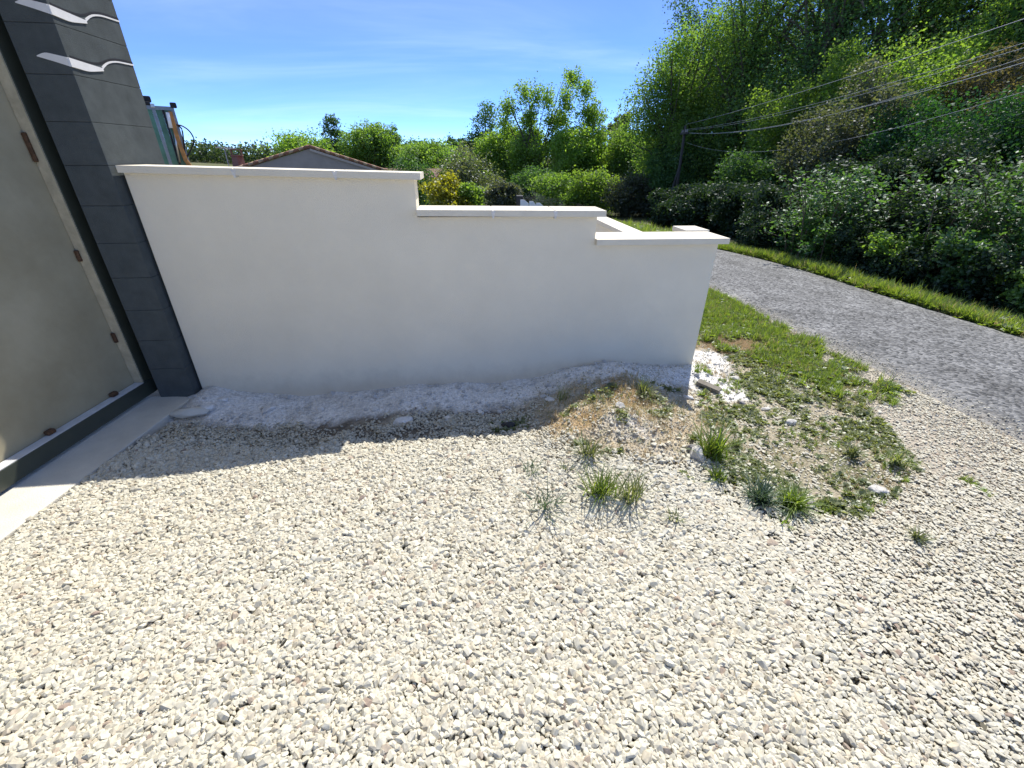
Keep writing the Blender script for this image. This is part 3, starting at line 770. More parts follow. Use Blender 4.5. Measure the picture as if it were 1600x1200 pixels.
# crusty crumbs of fallen render along the wall foot and round the wall end
CRUMB = variants('crumb_kind', [hull_stone('crumb', 700 + k, M['dust'], 16, (1, 0.8, 0.5)) for k in range(6)])
cxy = rng.uniform((-2.5, 2.4), (2.3, 3.9), (60000, 2)); ci_ = (np.clip(np.searchsorted(gy, cxy[:, 1]), 0, ny - 1), np.clip(np.searchsorted(gx, cxy[:, 0]), 0, nx - 1))
cd_ = DUST[ci_]; cn_ = fbm(cxy[:, 0] * 7, cxy[:, 1] * 7, 81, 3)
kk = (cd_ > 0.12) & (wall_st(cxy[:, 0], cxy[:, 1])[1] < np.where(cxy[:, 0] > 1.52, 9, -0.02)) & (rng.uniform(size=len(cxy)) < 0.04 + 0.5 * sst(0.45, 0.7, cn_) * (1.3 - cd_))
cxy = cxy[kk]; n = len(cxy); cs = np.clip(0.013 * np.exp(rng.normal(0, 0.6, n)), 0.004, 0.07)
scatter('mortar_crumbs', np.column_stack([cxy, zt(cxy[:, 0], cxy[:, 1]) + cs * 0.1]), np.column_stack([rng.normal(0, 0.3, (n, 2)), rng.uniform(0, 6.28, n)]), np.repeat(cs[:, None], 3, 1) * rng.uniform(0.8, 1.2, (n, 3)), rng.integers(0, 6, n), CRUMB)

# ------------------------------------------------------------------ grass
def blades(name, seed, m, nb, ln, spread, wd=0.006, droop=0.5, seg=3):
    r = np.random.default_rng(seed); V = []; F = []; Tn = []
    for b_ in range(nb):
        az = r.uniform(0, 6.283); lean = abs(r.normal(0, spread)); l_ = ln * r.uniform(0.5, 1.1); wv = wd * r.uniform(0.6, 1.2)
        p = np.array([r.normal(0, ln * 0.12), r.normal(0, ln * 0.12), -0.004]); side = np.array([-math.sin(az), math.cos(az), 0]); tn = r.uniform()
        a = lean; base = len(V)
        for s_ in range(seg + 1):
            f = s_ / seg; ww = wv * (1 - f ** 1.6) * 0.5 + 0.0002
            V.append(p - side * ww); V.append(p + side * ww); Tn += [tn, tn]
            d = np.array([math.cos(az) * math.sin(a), math.sin(az) * math.sin(a), math.cos(a)]); p = p + d * l_ / seg; a += droop * r.uniform(0.4, 1.2) / seg * 1.6
        for s_ in range(seg): F.append((base + 2 * s_, base + 2 * s_ + 1, base + 2 * s_ + 3, base + 2 * s_ + 2))
    me = new_mesh(name, V, F, True); me.materials.append(m)
    a_ = me.attributes.new('tint', 'FLOAT', 'POINT'); a_.data.foreach_set('value', np.array(Tn, np.float32))
    return me
def rosette(name, seed, m, nl_, sz_, lean=(0.6, 1.4)):
    """broad leaved weed"""
    r = np.random.default_rng(seed); V = []; F = []; Tn = []
    for k in range(nl_):
        az = r.uniform(0, 6.283); a = r.uniform(*lean); l_ = sz_ * r.uniform(0.5, 1.1); wv = l_ * r.uniform(0.18, 0.32)
        d = np.array([math.cos(az) * math.sin(a), math.sin(az) * math.sin(a), math.cos(a)]); s_ = np.array([-math.sin(az), math.cos(az), 0])
        p0 = np.array([r.normal(0, sz_ * 0.25), r.normal(0, sz_ * 0.25), r.uniform(0, sz_ * 0.25)]); b0 = len(V)
        V += [p0, p0 + d * l_ * 0.5 - s_ * wv + (0, 0, 0.004), p0 + d * l_ - np.array((0, 0, l_ * 0.2)), p0 + d * l_ * 0.5 + s_ * wv + (0, 0, 0.004)]
        F.append((b0, b0 + 1, b0 + 2, b0 + 3)); Tn += [r.uniform()] * 4
    me = new_mesh(name, V, F); me.materials.append(m)
    a_ = me.attributes.new('tint', 'FLOAT', 'POINT'); a_.data.foreach_set('value', np.array(Tn, np.float32))
    return me
GRV = variants('verge_blades', [blades('b', 300 + k, M['gr_bright'], 16, 0.085, 0.55, 0.006) for k in range(4)] + [rosette('r', 310 + k, M['gr_bright'], 14, 0.055) for k in range(2)] + [blades('b', 318, M['gr_dry'], 9, 0.08, 0.7, 0.004), rosette('r', 319, M['gr_dull'], 16, 0.05)])
GRD = variants('weed_kind', [rosette('r', 320 + k, M['gr_dull'], 16, 0.035) for k in range(3)] + [blades('b', 330 + k, M['gr_dull'], 9, 0.05, 0.8, 0.004) for k in range(2)])
GRY = variants('dry_kind', [blades('b', 340 + k, M['gr_dry'], 8, 0.06, 1.0, 0.003) for k in range(3)] + [blades('b', 345, M['gr_dull'], 7, 0.05, 0.9, 0.003)])
def sample_poly(poly, n):
    lo, hi = poly.min(0), poly.max(0); p = rng.uniform(lo, hi, (n, 2)); return p[inside(poly, p[:, 0], p[:, 1])]
def grass(name, P, coll, nk, s0=0.7, s1=1.3):
    n = len(P); z = zt(P[:, 0], P[:, 1])
    s = rng.uniform(s0, s1, n) * (0.55 + 0.9 * fbm(P[:, 0] * 2.3, P[:, 1] * 2.3, 191, 3))
    return scatter(name, np.column_stack([P, z]), np.column_stack([rng.normal(0, 0.12, (n, 2)), rng.uniform(0, 6.28, n)]), np.column_stack([s, s, s * rng.uniform(0.8, 1.2, n)]), rng.integers(0, nk, n), coll)
P = rng.uniform(GRASS_TRI.min(0) - 0.35, GRASS_TRI.max(0) + 0.35, (34000, 2))
pn = fbm(P[:, 0] * 5, P[:, 1] * 5, 79, 4)
P = P[(rng.uniform(size=len(P)) < sst(-0.30, 0.14, poly_dist(GRASS_TRI, P[:, 0], P[:, 1]) + 0.75 * (pn - 0.5)) ** 1.5) & (road_off(P[:, 0], P[:, 1]) < -RHW - 0.04) & (wall_st(P[:, 0], P[:, 1])[0] > 4.02) & (poly_dist(SOIL_PATCH, P[:, 0], P[:, 1]) < 0.02 + 0.6 * (pn - 0.5) + 0.05 * rng.normal(size=len(P))) & (poly_dist(WHITE_R, P[:, 0], P[:, 1]) < 0)][:6200]
ex = along_road(5.2, 8.2, -RHW - abs(rng.normal(0.05, 0.35, 1500)) - 0.03)
ex = ex[(wall_st(ex[:, 0], ex[:, 1])[0] > 4.05)]
grass('verge_grass', np.concatenate([P, ex]), GRV, 8, 0.3, 1.25)
ex = along_road(1.5, 9.2, RHW + 0.0 + abs(rng.normal(0, 0.22, 11000)) * rng.choice([-0.12, 1, 1, 1], 11000))
ex = ex[rng.uniform(size=len(ex)) < 0.25 + 0.75 * sst(0.35, 0.6, fbm(ex[:, 0] * 1.6, ex[:, 1] * 1.6, 78, 3))]
grass('far_verge_grass', ex, GRV, 7, 0.6, 1.9)
P = sample_poly(WEED_ZONE, 15000); v = fbm(P[:, 0] * 3, P[:, 1] * 3, 71, 4) * 0.7 + fbm(P[:, 0] * 13, P[:, 1] * 13, 76, 2) * 0.3; P = P[rng.uniform(size=len(P)) < 0.07 + 0.72 * sst(0.45, 0.62, v)]
P2 = sample_poly(px_poly([(880, 690), (1100, 660), (1140, 790), (1060, 840), (830, 800)]), 2500); P2 = P2[fbm(P2[:, 0] * 5, P2[:, 1] * 5, 72, 3) > 0.62]
P3 = sample_poly(px_poly([(760, 640), (1110, 590), (1110, 680), (1000, 640), (890, 655), (800, 700)], 0.05), 2500); P3 = P3[fbm(P3[:, 0] * 5, P3[:, 1] * 5, 73, 3) > 0.47]
P3 = P3[wall_st(P3[:, 0], P3[:, 1])[1] < -0.12]
P4 = sample_poly(WEED_ZONE, 2600); P4 = P4[fbm(P4[:, 0] * 2.6, P4[:, 1] * 2.6, 171, 3) > 0.58]
P5 = sample_poly(px_poly([(870, 700), (960, 760), (1060, 770), (1130, 740), (1150, 780), (1060, 835), (930, 835), (840, 790)]), 900); P5 = P5[fbm(P5[:, 0] * 7, P5[:, 1] * 7, 173, 2) > 0.60]
P6 = sample_poly(px_poly([(1490, 745), (1600, 780), (1620, 800), (1540, 780)]), 500); P6 = P6[fbm(P6[:, 0] * 5, P6[:, 1] * 5, 174, 2) > 0.5]
P7 = sample_poly(px_poly([(1120, 770), (1290, 790), (1350, 825), (1250, 830), (1140, 800)]), 600); P7 = P7[fbm(P7[:, 0] * 6, P7[:, 1] * 6, 175, 2) > 0.55]
P4 = np.concatenate([P4, P5, P6, P7])
grass('short_grass', P4, GRV, 7, 0.25, 0.7)
P = P[poly_dist(WHITE_R, P[:, 0], P[:, 1]) < 0.03 * rng.normal(size=len(P))]
grass('low_weeds', np.concatenate([P, P2, P3]), GRD, 5, 0.5, 1.15)
P = np.column_stack([0.74 + rng.normal(0, 0.36, 2000), 2.45 + rng.normal(0, 0.32, 2000)]); P = P[wall_st(P[:, 0], P[:, 1])[1] < -0.3]
P2 = sample_poly(WEED_ZONE, 2600); P2 = P2[fbm(P2[:, 0] * 4, P2[:, 1] * 4, 75, 3) > 0.5]
P3 = sample_poly(SOIL_PATCH, 700)
grass('dry_weeds', np.concatenate([P, P2, P3]), GRY, 4, 0.4, 1.0)
# field grass beyond the wall
P = rng.uniform((-1.5, 9), (4.5, 30), (9000, 2)); P = P[np.abs(road_off(P[:, 0], P[:, 1])) > RHW + 0.05]
grass('field_grass', P, GRV, 7, 1.2, 2.6)

TUFTS = [  # px, py, kind, height, blades, spread, label
    (920, 722, 'gr_dull', 0.15, 60, 0.55, 'dull green spreading grass tuft left of the white patch on the mound'),
    (830, 748, 'gr_blue', 0.10, 34, 0.8, 'bluish grass tuft alone on gravel left of the mound'),
    (938, 782, 'gr_bright', 0.16, 80, 0.4, 'bright upright grass tuft just below the white patch on the mound'),
    (985, 790, 'gr_dull', 0.17, 50, 0.5, 'thin stemmed weed clump beside the bright tuft below the mound'),
    (850, 805, 'gr_blue', 0.16, 28, 0.55, 'spiky long bladed tuft nearest the open gravel'),
    (1112, 715, 'gr_bright', 0.19, 110, 0.4, 'largest bright green tuft against the grey rock of the mound'),
    (1118, 755, 'gr_bright', 0.10, 45, 0.5, 'small bright tuft below the largest tuft'),
    (1185, 788, 'gr_blue', 0.125, 150, 1.0, 'wide grey green tuft lying low on gravel right of the mound'),
    (1235, 793, 'gr_bright', 0.125, 150, 1.0, 'wide bright green tuft joined to the grey green one'),
    (1050, 820, 'gr_dull', 0.08, 30, 0.6, 'small yellowish tuft at the gravel edge below the mound'),
    (885, 742, 'gr_dull', 0.07, 26, 0.8, 'sparse little tuft between the bluish tuft and the mound'),
    (1225, 826, 'gr_bright', 0.07, 8, 0.4, 'few upright blades in the gravel below the wide tufts'),
    (1330, 715, 'gr_dull', 0.09, 60, 0.9, 'flat dark tuft in the sandy strip nearest the grass verge'),
    (1398, 728, 'gr_dull', 0.10, 50, 0.7, 'olive tuft farthest towards the road on the sand'),
    (1150, 700, 'gr_dull', 0.07, 36, 0.9, 'low weedy tuft right of the largest bright tuft'),
    (1430, 845, 'gr_dull', 0.06, 26, 0.8, 'small dark tuft on open gravel beyond the weeds'),
]
for k, (x, y, mt, h, nb, sp, lab) in enumerate(TUFTS):
    p = at_ground(x, y)
    me = blades('grass_tuft', 400 + k, M[mt], int(nb * 1.5), h * 1.25, sp, 0.0085, 0.7, 4)
    o = link('grass_tuft', me); o.location = (p[0], p[1], p[2] + 0.018); tag(o, lab, 'grass tuft', 'grass tufts in the gravel')
for k, (x, y, s_, lab) in enumerate([(1065, 752, 0.06, 'dark broad leaved weed on the foot of the mound'), (905, 700, 0.05, 'small leafy weed at the shaded left foot of the mound'),
                                     (1085, 690, 0.05, 'leafy weed at the crest of the mound by the grey rock'), (660, 800, 0.03, 'tiny leafy weed alone in the open gravel')][:3]):
    p = at_ground(x, y)
    o = link('weed', rosette('weed', 450 + k, M['gr_dull'], 40, s_)); o.location = (p[0], p[1], p[2] + 0.012); tag(o, lab, 'weed', 'broad leaved weeds')
# bare weed stems standing against the white wall foot
for k, (x, y, lab) in enumerate([(880, 625, 'thin dark weed stems against the wall foot above the trough'), (1005, 612, 'dark bushy weed in shade on the mound top by the wall')]):
    p = at_ground(x, y); r = np.random.default_rng(480 + k)
    o = link('wall_weed', blades('wall_weed', 480 + k, M['gr_dull'], 26 if k == 0 else 90, 0.16 if k == 0 else 0.14, 0.5 if k == 0 else 0.75, 0.005, 0.4, 4)); o.location = (p[0], p[1], p[2])
    tag(o, lab, 'weed')

# ------------------------------------------------------------------ lumps and litter on the ground
def rock(name, x, y, size, m, label, cat, sq=(1, 0.8, 0.6), rz=0.0, n=22, sink=0.25, seed=0):
    p = at_ground(x, y); r = np.random.default_rng(seed + int(x) * 7 + int(y)); bm = bmesh.new()
    v = r.normal(size=(n, 3)); v /= np.linalg.norm(v, axis=1)[:, None]; v *= r.uniform(0.8, 1.1, (n, 1)) * np.array(sq) * size * 0.5
    for a in v: bm.verts.new(a)
    h = bmesh.ops.convex_hull(bm, input=bm.verts)
    bmesh.ops.delete(bm, geom=[e for e in h['geom_interior'] if isinstance(e, bmesh.types.BMVert)], context='VERTS')
    bmesh.ops.bevel(bm, geom=list(bm.edges), offset=size * 0.06 * min(sq), segments=1, affect='EDGES')
    bmesh.ops.recalc_face_normals(bm, faces=bm.faces)
    me = bpy.data.meshes.new(name); bm.to_mesh(me); bm.free()
    o = link(name, me, m); o.location = (p[0], p[1], p[2] + size * sq[2] * (0.5 - sink)); o.rotation_euler = (0, 0, rz)
    return tag(o, label, cat)
rock('mortar_lump', 300, 648, 0.26, M['concrete'], 'long rounded mortar ridge at the end of the concrete threshold', 'mortar', (1, 0.36, 0.30), 0.25, 70)
rock('mortar_lump', 325, 640, 0.12, M['dust'], 'grey mortar knob at the right tip of the mortar ridge', 'mortar', (1, 0.7, 0.6))
rock('brick_chip', 375, 719, 0.055, M['redclay'], 'red brick chip lying on shaded gravel', 'brick chip', (1, 0.6, 0.4))
rock('pebble', 67, 763, 0.022, M['rockdark'], 'smaller dark pebble on the concrete threshold', 'pebble', (1, 0.7, 0.4))
rock('pebble', 81, 760, 0.032, M['rockdark'], 'larger dark pebble on the concrete threshold', 'pebble', (1, 0.7, 0.5))
rock('mortar_lump', 630, 662, 0.17, M['dust'], 'pale rounded mortar heap in the shaded trough before the wall', 'mortar', (1, 0.7, 0.4), 0.2, 30)
rock('mortar_lump', 795, 668, 0.12, M['rockdark'], 'black lump of waste at the wall side of the trough', 'waste', (1, 0.6, 0.5), 0.1)
rock('stone_slab', 1147, 592, 0.10, M['rockwhite'], 'flat pale stone at the right edge of the white dust', 'stone', (1, 0.6, 0.35), -0.3)
rock('boulder', 1157, 632, 0.07, M['rockgrey'], 'dark pointed stone at the lower corner of the white dust', 'stone', (1, 0.8, 0.7), 0.5)
rock('stone_slab', 1197, 640, 0.085, M['rockwhite'], 'flat white stone among weeds nearest the white dust', 'stone', (1, 0.55, 0.3), 0.1)
rock('boulder', 1235, 662, 0.10, M['rockwhite'], 'cream stone with dark underside in the middle of the weeds', 'stone', (1, 0.6, 0.45), 0.2)
rock('boulder', 1368, 768, 0.13, M['rockwhite'], 'chalky white stone at the end of a weed strip on the gravel', 'stone', (1, 0.6, 0.4), -0.4)
rock('boulder', 1195, 800, 0.06, M['rockgrey'], 'grey stone tucked under the wide green tuft', 'stone', (1, 0.7, 0.6), 0.4)
rock('boulder', 1265, 790, 0.08, M['rockgrey'], 'mottled grey stone at the right end of the wide green tuft', 'stone', (1, 0.8, 0.6), 0.9)
rock('boulder', 1092, 718, 0.16, M['rockwhite'], 'large pale rock face at the right flank of the mound', 'stone', (0.8, 1, 0.8), 0.5, 26, 0.3)
rock('boulder', 1083, 705, 0.10, M['rockgrey'], 'grey rock bedded above the large pale rock on the mound', 'stone', (1, 0.8, 0.7), 0.1)
rock('chalk_lump', 1283, 878, 0.05, M['whiteplastic'], 'bright white crumpled scrap on the open gravel', 'scrap', (1, 0.7, 0.35), 0.3, 26)
rock('chalk_lump', 1075, 622, 0.10, M['dust'], 'crumpled white waste in the wall shade right of the mound top', 'waste', (1, 0.5, 0.35), -0.5, 15)
rock('chalk_lump', 1088, 630, 0.07, M['dust'], 'lower white waste lump at the shade edge right of the mound', 'waste', (1, 0.6, 0.35), 0.5, 15)
rock('chalk_lump', 1055, 612, 0.08, M['dust'], 'greyish waste lump behind the crumpled white waste', 'waste', (1, 0.6, 0.4), 0.2, 15)
for k, (x, y, s_, lab) in enumerate([(350, 625, 0.1, 'pale render lump at the wall foot nearest the pillar'), (420, 640, 0.12, 'second render lump from the pillar along the wall foot'),
                                (500, 640, 0.1, 'third render lump from the pillar along the wall foot'), (585, 640, 0.08, 'small render lump just left of the heap in the trough'),
                                (700, 655, 0.11, 'render lump just right of the heap in the trough'), (750, 645, 0.09, 'render lump at the wall below the middle step'),
                                (860, 625, 0.10, 'render lump beside the dark weed stems'), (930, 610, 0.1, 'render lump at the wall foot nearest the mound')]):
    o = rock('mortar_crumb', x, y, s_, M['dust'], lab, 'mortar', (1, 0.7, 0.35), k, 24, 0.35)
    o['group'] = 'render waste lumps along the wall foot'
rock('mortar_patch', 966, 738, 0.24, M['mortar'], 'flat white mortar patch on the sunny front of the mound', 'mortar', (1, 0.7, 0.16), 0.7, 60, 0.25)
p = at_ground(1106, 608); b = MB().box((-0.09, -0.028, 0), (0.09, 0.028, 0.03)); b.bevel(0.004)
o = b.build('wood_offcut', M['wood']); o.location = (p[0], p[1], p[2] + 0.012); o.rotation_euler = (0.12, 0.1, -0.75); tag(o, 'grey wooden offcut lying on the white dust', 'offcut')
# ------------------------------------------------------------------ trees
def leaves_mesh(name, C, ln, m, r, aspect=0.5, up=0.5, tint=None):
    """one folded leaf (two quads share a rib) at each point"""
    n = len(C)
    nrm = r.normal(size=(n, 3)); nrm[:, 2] = np.abs(nrm[:, 2]) * 0.8 + up; nrm /= np.linalg.norm(nrm, axis=1)[:, None]
    d = r.normal(size=(n, 3)); d -= nrm * np.sum(d * nrm, 1)[:, None]; d /= np.linalg.norm(d, axis=1)[:, None]
    s = np.cross(nrm, d); l_ = ln * r.uniform(0.6, 1.25, n)[:, None]
    wv = l_ * aspect * 0.5
    V = np.stack([C - d * l_ * 0.5, C - s * wv - nrm * l_ * 0.05, C + d * l_ * 0.5, C + s * wv - nrm * l_ * 0.05], 1).reshape(-1, 3)
    F = np.arange(n * 4).reshape(-1, 4)
    me = new_mesh(name, V, F); me.materials.append(m)
    t_ = r.uniform(size=n) if tint is None else np.clip(tint + r.normal(0, 0.2, n), 0, 1)
    a_ = me.attributes.new('tint', 'FLOAT', 'POINT'); a_.data.foreach_set('value', np.repeat(t_, 4).astype(np.float32))
    return me
def blob_points(r, blobs, ncl, per, cr_, shell, sc_):
    """leaf clusters spread through the shells of several ellipsoids"""
    sc_ = np.array(sc_)
    wgt = np.array([b_[3] * b_[4] * b_[5] for b_ in blobs]) ** 0.62; wgt = wgt / wgt.sum()
    which = r.choice(len(blobs), ncl, p=wgt)
    B = np.array([b_[:6] for b_ in blobs])[which]
    d = r.normal(size=(ncl, 3)); d /= np.linalg.norm(d, axis=1)[:, None]
    C = (B[:, :3] + d * B[:, 3:6] * (r.uniform(shell, 1.05, ncl) * np.where(r.uniform(size=ncl) < 0.12, 1.15, 1))[:, None]) * sc_
    sz_ = cr_ * r.uniform(0.5, 1.4, ncl); npc = np.maximum(3, (per * (sz_ / cr_) ** 1.5 * r.uniform(0.5, 1.4, ncl)).astype(int))
    rep = np.repeat(np.arange(ncl), npc)
    off = r.normal(size=(len(rep), 3)) * (sz_ * (sc_[0] * 0.6 + sc_[2] * 0.4))[rep][:, None] * np.array([1, 1, 0.7])
    ct = r.uniform(size=ncl)
    return C[rep] + off, ct[rep] * 0.6 + 0.2
def limbs_mesh(name, lines, m):
    b_ = MB()
    for pts, r0, r1 in lines:
        b_.tube(pts, list(np.linspace(r0, r1, len(pts))), 7)
    bmesh.ops.recalc_face_normals(b_.bm, faces=b_.bm.faces)
    me = bpy.data.meshes.new(name); b_.bm.to_mesh(me); b_.bm.free()
    me.polygons.foreach_set('use_smooth', np.ones(len(me.polygons), dtype=bool)); me.materials.append(m)
    return me
def limb_lines(r, blobs, stems=1, h0=0.0, tr=0.02, lim=3):
    L_ = []
    for s_ in range(stems):
        bl = blobs[s_ % len(blobs)]
        a = r.uniform(0, 6.28); o0 = np.array([math.cos(a), math.sin(a), 0]) * (0.02 * (stems > 1))
        tp = np.array(bl[:3]) + np.array([0, 0, bl[5] * 0.6])
        n = 7; pts = []
        for k in range(n):
            f = k / (n - 1); q_ = o0 * (1 - f) + np.array([tp[0] * f ** 1.3, tp[1] * f ** 1.3, tp[2] * f - 0.02 * (1 - f)]); pts.append(q_ + r.normal(0, 0.008, 3) * (0 < k < n - 1))
        L_.append((pts, tr, tr * 0.18))
    for bl in blobs:
        for _ in range(lim):
            st = L_[r.integers(0, stems)][0]; k = r.integers(2, 5); p0 = np.array(st[k])
            d = r.normal(size=3); d /= np.linalg.norm(d); e_ = np.array(bl[:3]) + d * np.array(bl[3:6]) * 0.8
            mid = (p0 + e_) / 2 + np.array([0, 0, 0.02]) + r.normal(0, 0.012, 3)
            L_.append(([p0, (p0 + mid) / 2 + r.normal(0, 0.006, 3), mid, (mid + e_) / 2 + r.normal(0, 0.006, 3), e_], tr * 0.42, tr * 0.06))
    return L_
PROTO = {}
def proto(key, seed, blobs, ncl, per, cr_, leaf, stems=1, tr=0.02, shell=0.5, aspect=0.55, up=0.4, lim=3):
    PROTO[key] = dict(blobs=blobs, ncl=ncl, per=per, cr=cr_, stems=stems, tr=tr, shell=shell, lim=lim)
def grow(key, wd, ht, leaf, mt, dens=1.0):
    q_ = PROTO[key]; r = np.random.default_rng(int(rng.integers(1, 1 << 30)))
    jit = [tuple(np.array(b_[:3]) + r.normal(0, 0.03, 3)) + tuple(np.array(b_[3:6]) * r.uniform(0.85, 1.15, 3)) for b_ in q_['blobs']]
    C, tn = blob_points(r, jit, int(q_['ncl'] * dens), q_['per'], q_['cr'], q_['shell'], (wd, wd, ht))
    C[:, 2] = np.maximum(C[:, 2], 0.01 + 0.05 * r.uniform(size=len(C)))
    cr_ = leaves_mesh('crown', C, leaf, M[mt], r, 0.6, 0.45, tn)
    ll = [([np.array(p_) * np.array([wd, wd, ht]) for p_ in pts], r0 * ht, r1 * ht) for pts, r0, r1 in limb_lines(r, jit, q_['stems'], 0, q_['tr'], q_['lim'])]
    return cr_, limbs_mesh('trunk', ll, M['bark'])
def rblobs(seed, n, zc, rz, rxy, sz, flat=0.8):
    r = np.random.default_rng(seed); o = []
    for k in range(n):
        a = 6.283 * (k + r.uniform(-0.3, 0.3)) / n; rr = rxy * r.uniform(0.35, 1.0)
        s_ = sz * r.uniform(0.7, 1.25)
        o.append((math.cos(a) * rr, math.sin(a) * rr, zc + rz * r.uniform(-1, 1), s_, s_, s_ * flat * r.uniform(0.8, 1.3)))
    return o
# unit trees: height 1, width about 1
proto('round', 1, [(0, 0, 0.62, 0.34, 0.34, 0.34)] + rblobs(1, 8, 0.52, 0.22, 0.32, 0.19), 560, 40, 0.042, 0.034, 1, 0.022)
proto('round_b', 2, [(0.05, 0, 0.66, 0.30, 0.32, 0.30)] + rblobs(2, 9, 0.48, 0.27, 0.33, 0.18), 560, 40, 0.042, 0.034, 1, 0.022)
_ob = []
_r3 = np.random.default_rng(33)
for cx_, tz_ in ((-0.36, 0.80), (-0.22, 0.90), (-0.06, 0.90), (0.08, 0.87), (0.20, 0.97), (0.34, 0.96), (0.42, 0.70), (-0.42, 0.55)):
    zz_ = tz_ - 0.12
    while zz_ > 0.12:
        _ob.append((cx_ * (0.55 + 0.45 * min(1, zz_ / 0.6)) + _r3.normal(0, 0.025), _r3.normal(0, 0.12), zz_, _r3.uniform(0.065, 0.10), _r3.uniform(0.08, 0.13), _r3.uniform(0.09, 0.13)))
        zz_ -= _r3.uniform(0.15, 0.23)
proto('open', 3, _ob, 1500, 24, 0.026, 0.026, 7, 0.014, 0.1, 0.5, 0.4, 1)
proto('tall', 4, [(0, 0, 0.70, 0.24, 0.24, 0.28), (0.1, 0, 0.42, 0.32, 0.3, 0.26), (-0.18, 0.1, 0.5, 0.25, 0.25, 0.25)] + rblobs(4, 7, 0.36, 0.2, 0.3, 0.2), 560, 40, 0.045, 0.032, 2, 0.02)
proto('bush', 5, [(0, 0, 0.52, 0.40, 0.40, 0.42)] + rblobs(5, 9, 0.48, 0.3, 0.36, 0.22), 420, 26, 0.055, 0.048, 4, 0.016, 0.4)
proto('bush_b', 6, [(0.08, 0, 0.5, 0.38, 0.38, 0.4), (-0.2, 0.1, 0.45, 0.3, 0.3, 0.4)] + rblobs(6, 8, 0.5, 0.33, 0.38, 0.2), 420, 26, 0.055, 0.048, 4, 0.016, 0.4)
proto('wood', 7, [(0, 0, 0.64, 0.36, 0.36, 0.30), (0.2, 0.1, 0.45, 0.28, 0.28, 0.25), (-0.2, -0.1, 0.42, 0.28, 0.28, 0.28)] + rblobs(7, 20, 0.55, 0.40, 0.42, 0.17), 1900, 26, 0.036, 0.0175, 1, 0.02, 0.35)
proto('wood_b', 8, [(0, 0, 0.6, 0.34, 0.34, 0.34), (-0.2, 0.1, 0.5, 0.28, 0.28, 0.25), (0.2, -0.1, 0.36, 0.28, 0.28, 0.28)] + rblobs(8, 20, 0.54, 0.40, 0.42, 0.17), 1900, 26, 0.036, 0.0175, 1, 0.02, 0.35)
proto('mass', 9, [(0, 0, 0.5, 0.42, 0.42, 0.44)] + rblobs(9, 16, 0.48, 0.40, 0.42, 0.16), 1100, 24, 0.04, 0.026, 4, 0.014, 0.45)
proto('mass_b', 10, [(0.1, 0, 0.5, 0.38, 0.38, 0.44), (-0.2, 0, 0.4, 0.3, 0.3, 0.38)] + rblobs(10, 16, 0.5, 0.40, 0.42, 0.16), 1100, 24, 0.04, 0.026, 4, 0.014, 0.45)
PROTO['laurel'] = None; PROTO['laurel_b'] = None
def laurel(wd, ht, leaf, mt, nst=150):
    """arching leafy stems, leaves held flat along them"""
    r = np.random.default_rng(int(rng.integers(1, 1 << 30))); lines = []; C = []; tn = []; sc_ = np.array([wd, wd, ht])
    for k in range(nst):
        az = r.uniform(0, 6.283); reach = r.uniform(0.1, 0.5); hh = r.uniform(0.25, 1.0); st = np.array([r.normal(0, 0.16), r.normal(0, 0.16), 0])
        pts = [(st + np.array([math.cos(az) * reach * f ** 1.4, math.sin(az) * reach * f ** 1.4, hh * (1.6 * f - 0.75 * f * f) / 0.85])) * sc_ for f in np.linspace(0, 1, 7)]
        if k % 2: lines.append((pts, 0.012, 0.003))
        t0 = r.uniform(0.1, 0.9); P_ = np.array(pts); nl_ = 64
        f = r.uniform(0.05, 1.0, nl_) * 6; i = np.minimum(f.astype(int), 5)
        C.append(P_[i] + (P_[i + 1] - P_[i]) * (f - i)[:, None] + r.normal(0, 0.05, (nl_, 3))); tn.append(np.full(nl_, t0))
    return leaves_mesh('crown', np.concatenate(C), leaf, M[mt], r, 0.45, 1.2, np.concatenate(tn)), limbs_mesh('stems', lines, M['stem'])

def plant(name, key, loc, wd, ht, mt, label, cat, group, rz=None, woody=True, leaf=0.1, dens=1.0):
    t_ = thing(name, label, cat, loc, rng.uniform(0, 6.28) if rz is None else rz, group)
    cr_, tr_ = laurel(wd, ht, leaf, mt) if PROTO[key] is None else grow(key, wd, ht, leaf, mt, dens)
    c_ = bpy.data.objects.new('crown', cr_); COL.objects.link(c_); c_.parent = t_; c_['kind'] = 'stuff'
    k_ = bpy.data.objects.new('trunk' if woody else 'stem', tr_); COL.objects.link(k_); k_.parent = t_
    return t_
def tree_px(name, key, px, ptop, Yd, wpx, mt, label, cat='tree', group=None, rz=None, woody=True, pmid=None, extra=1.0, dens=1.0, leaf=None):
    """stand a plant Yd metres out, tall and wide enough to span what the photograph shows"""
    tp = at_y(px, ptop, Yd); pm = at_y(px, pmid if pmid is not None else ptop + 60, Yd)
    dep = Yd * _fwd[1] + (pm[2] - CAM_H) * _fwd[2]
    g = float(zt(np.array([pm[0]]), np.array([Yd]))[0])
    if leaf is None: leaf = float(np.clip(0.034 + 0.0043 * dep, 0.05, 0.27)) * (1.25 if PROTO[key] is None else 1)
    return plant(name, key, (pm[0], Yd, g - 0.02), wpx / FPX * dep * extra, max(tp[2] - g, 0.3) * (1.08 if woody else 1.03), mt, label, cat, group, rz, woody, leaf, dens)

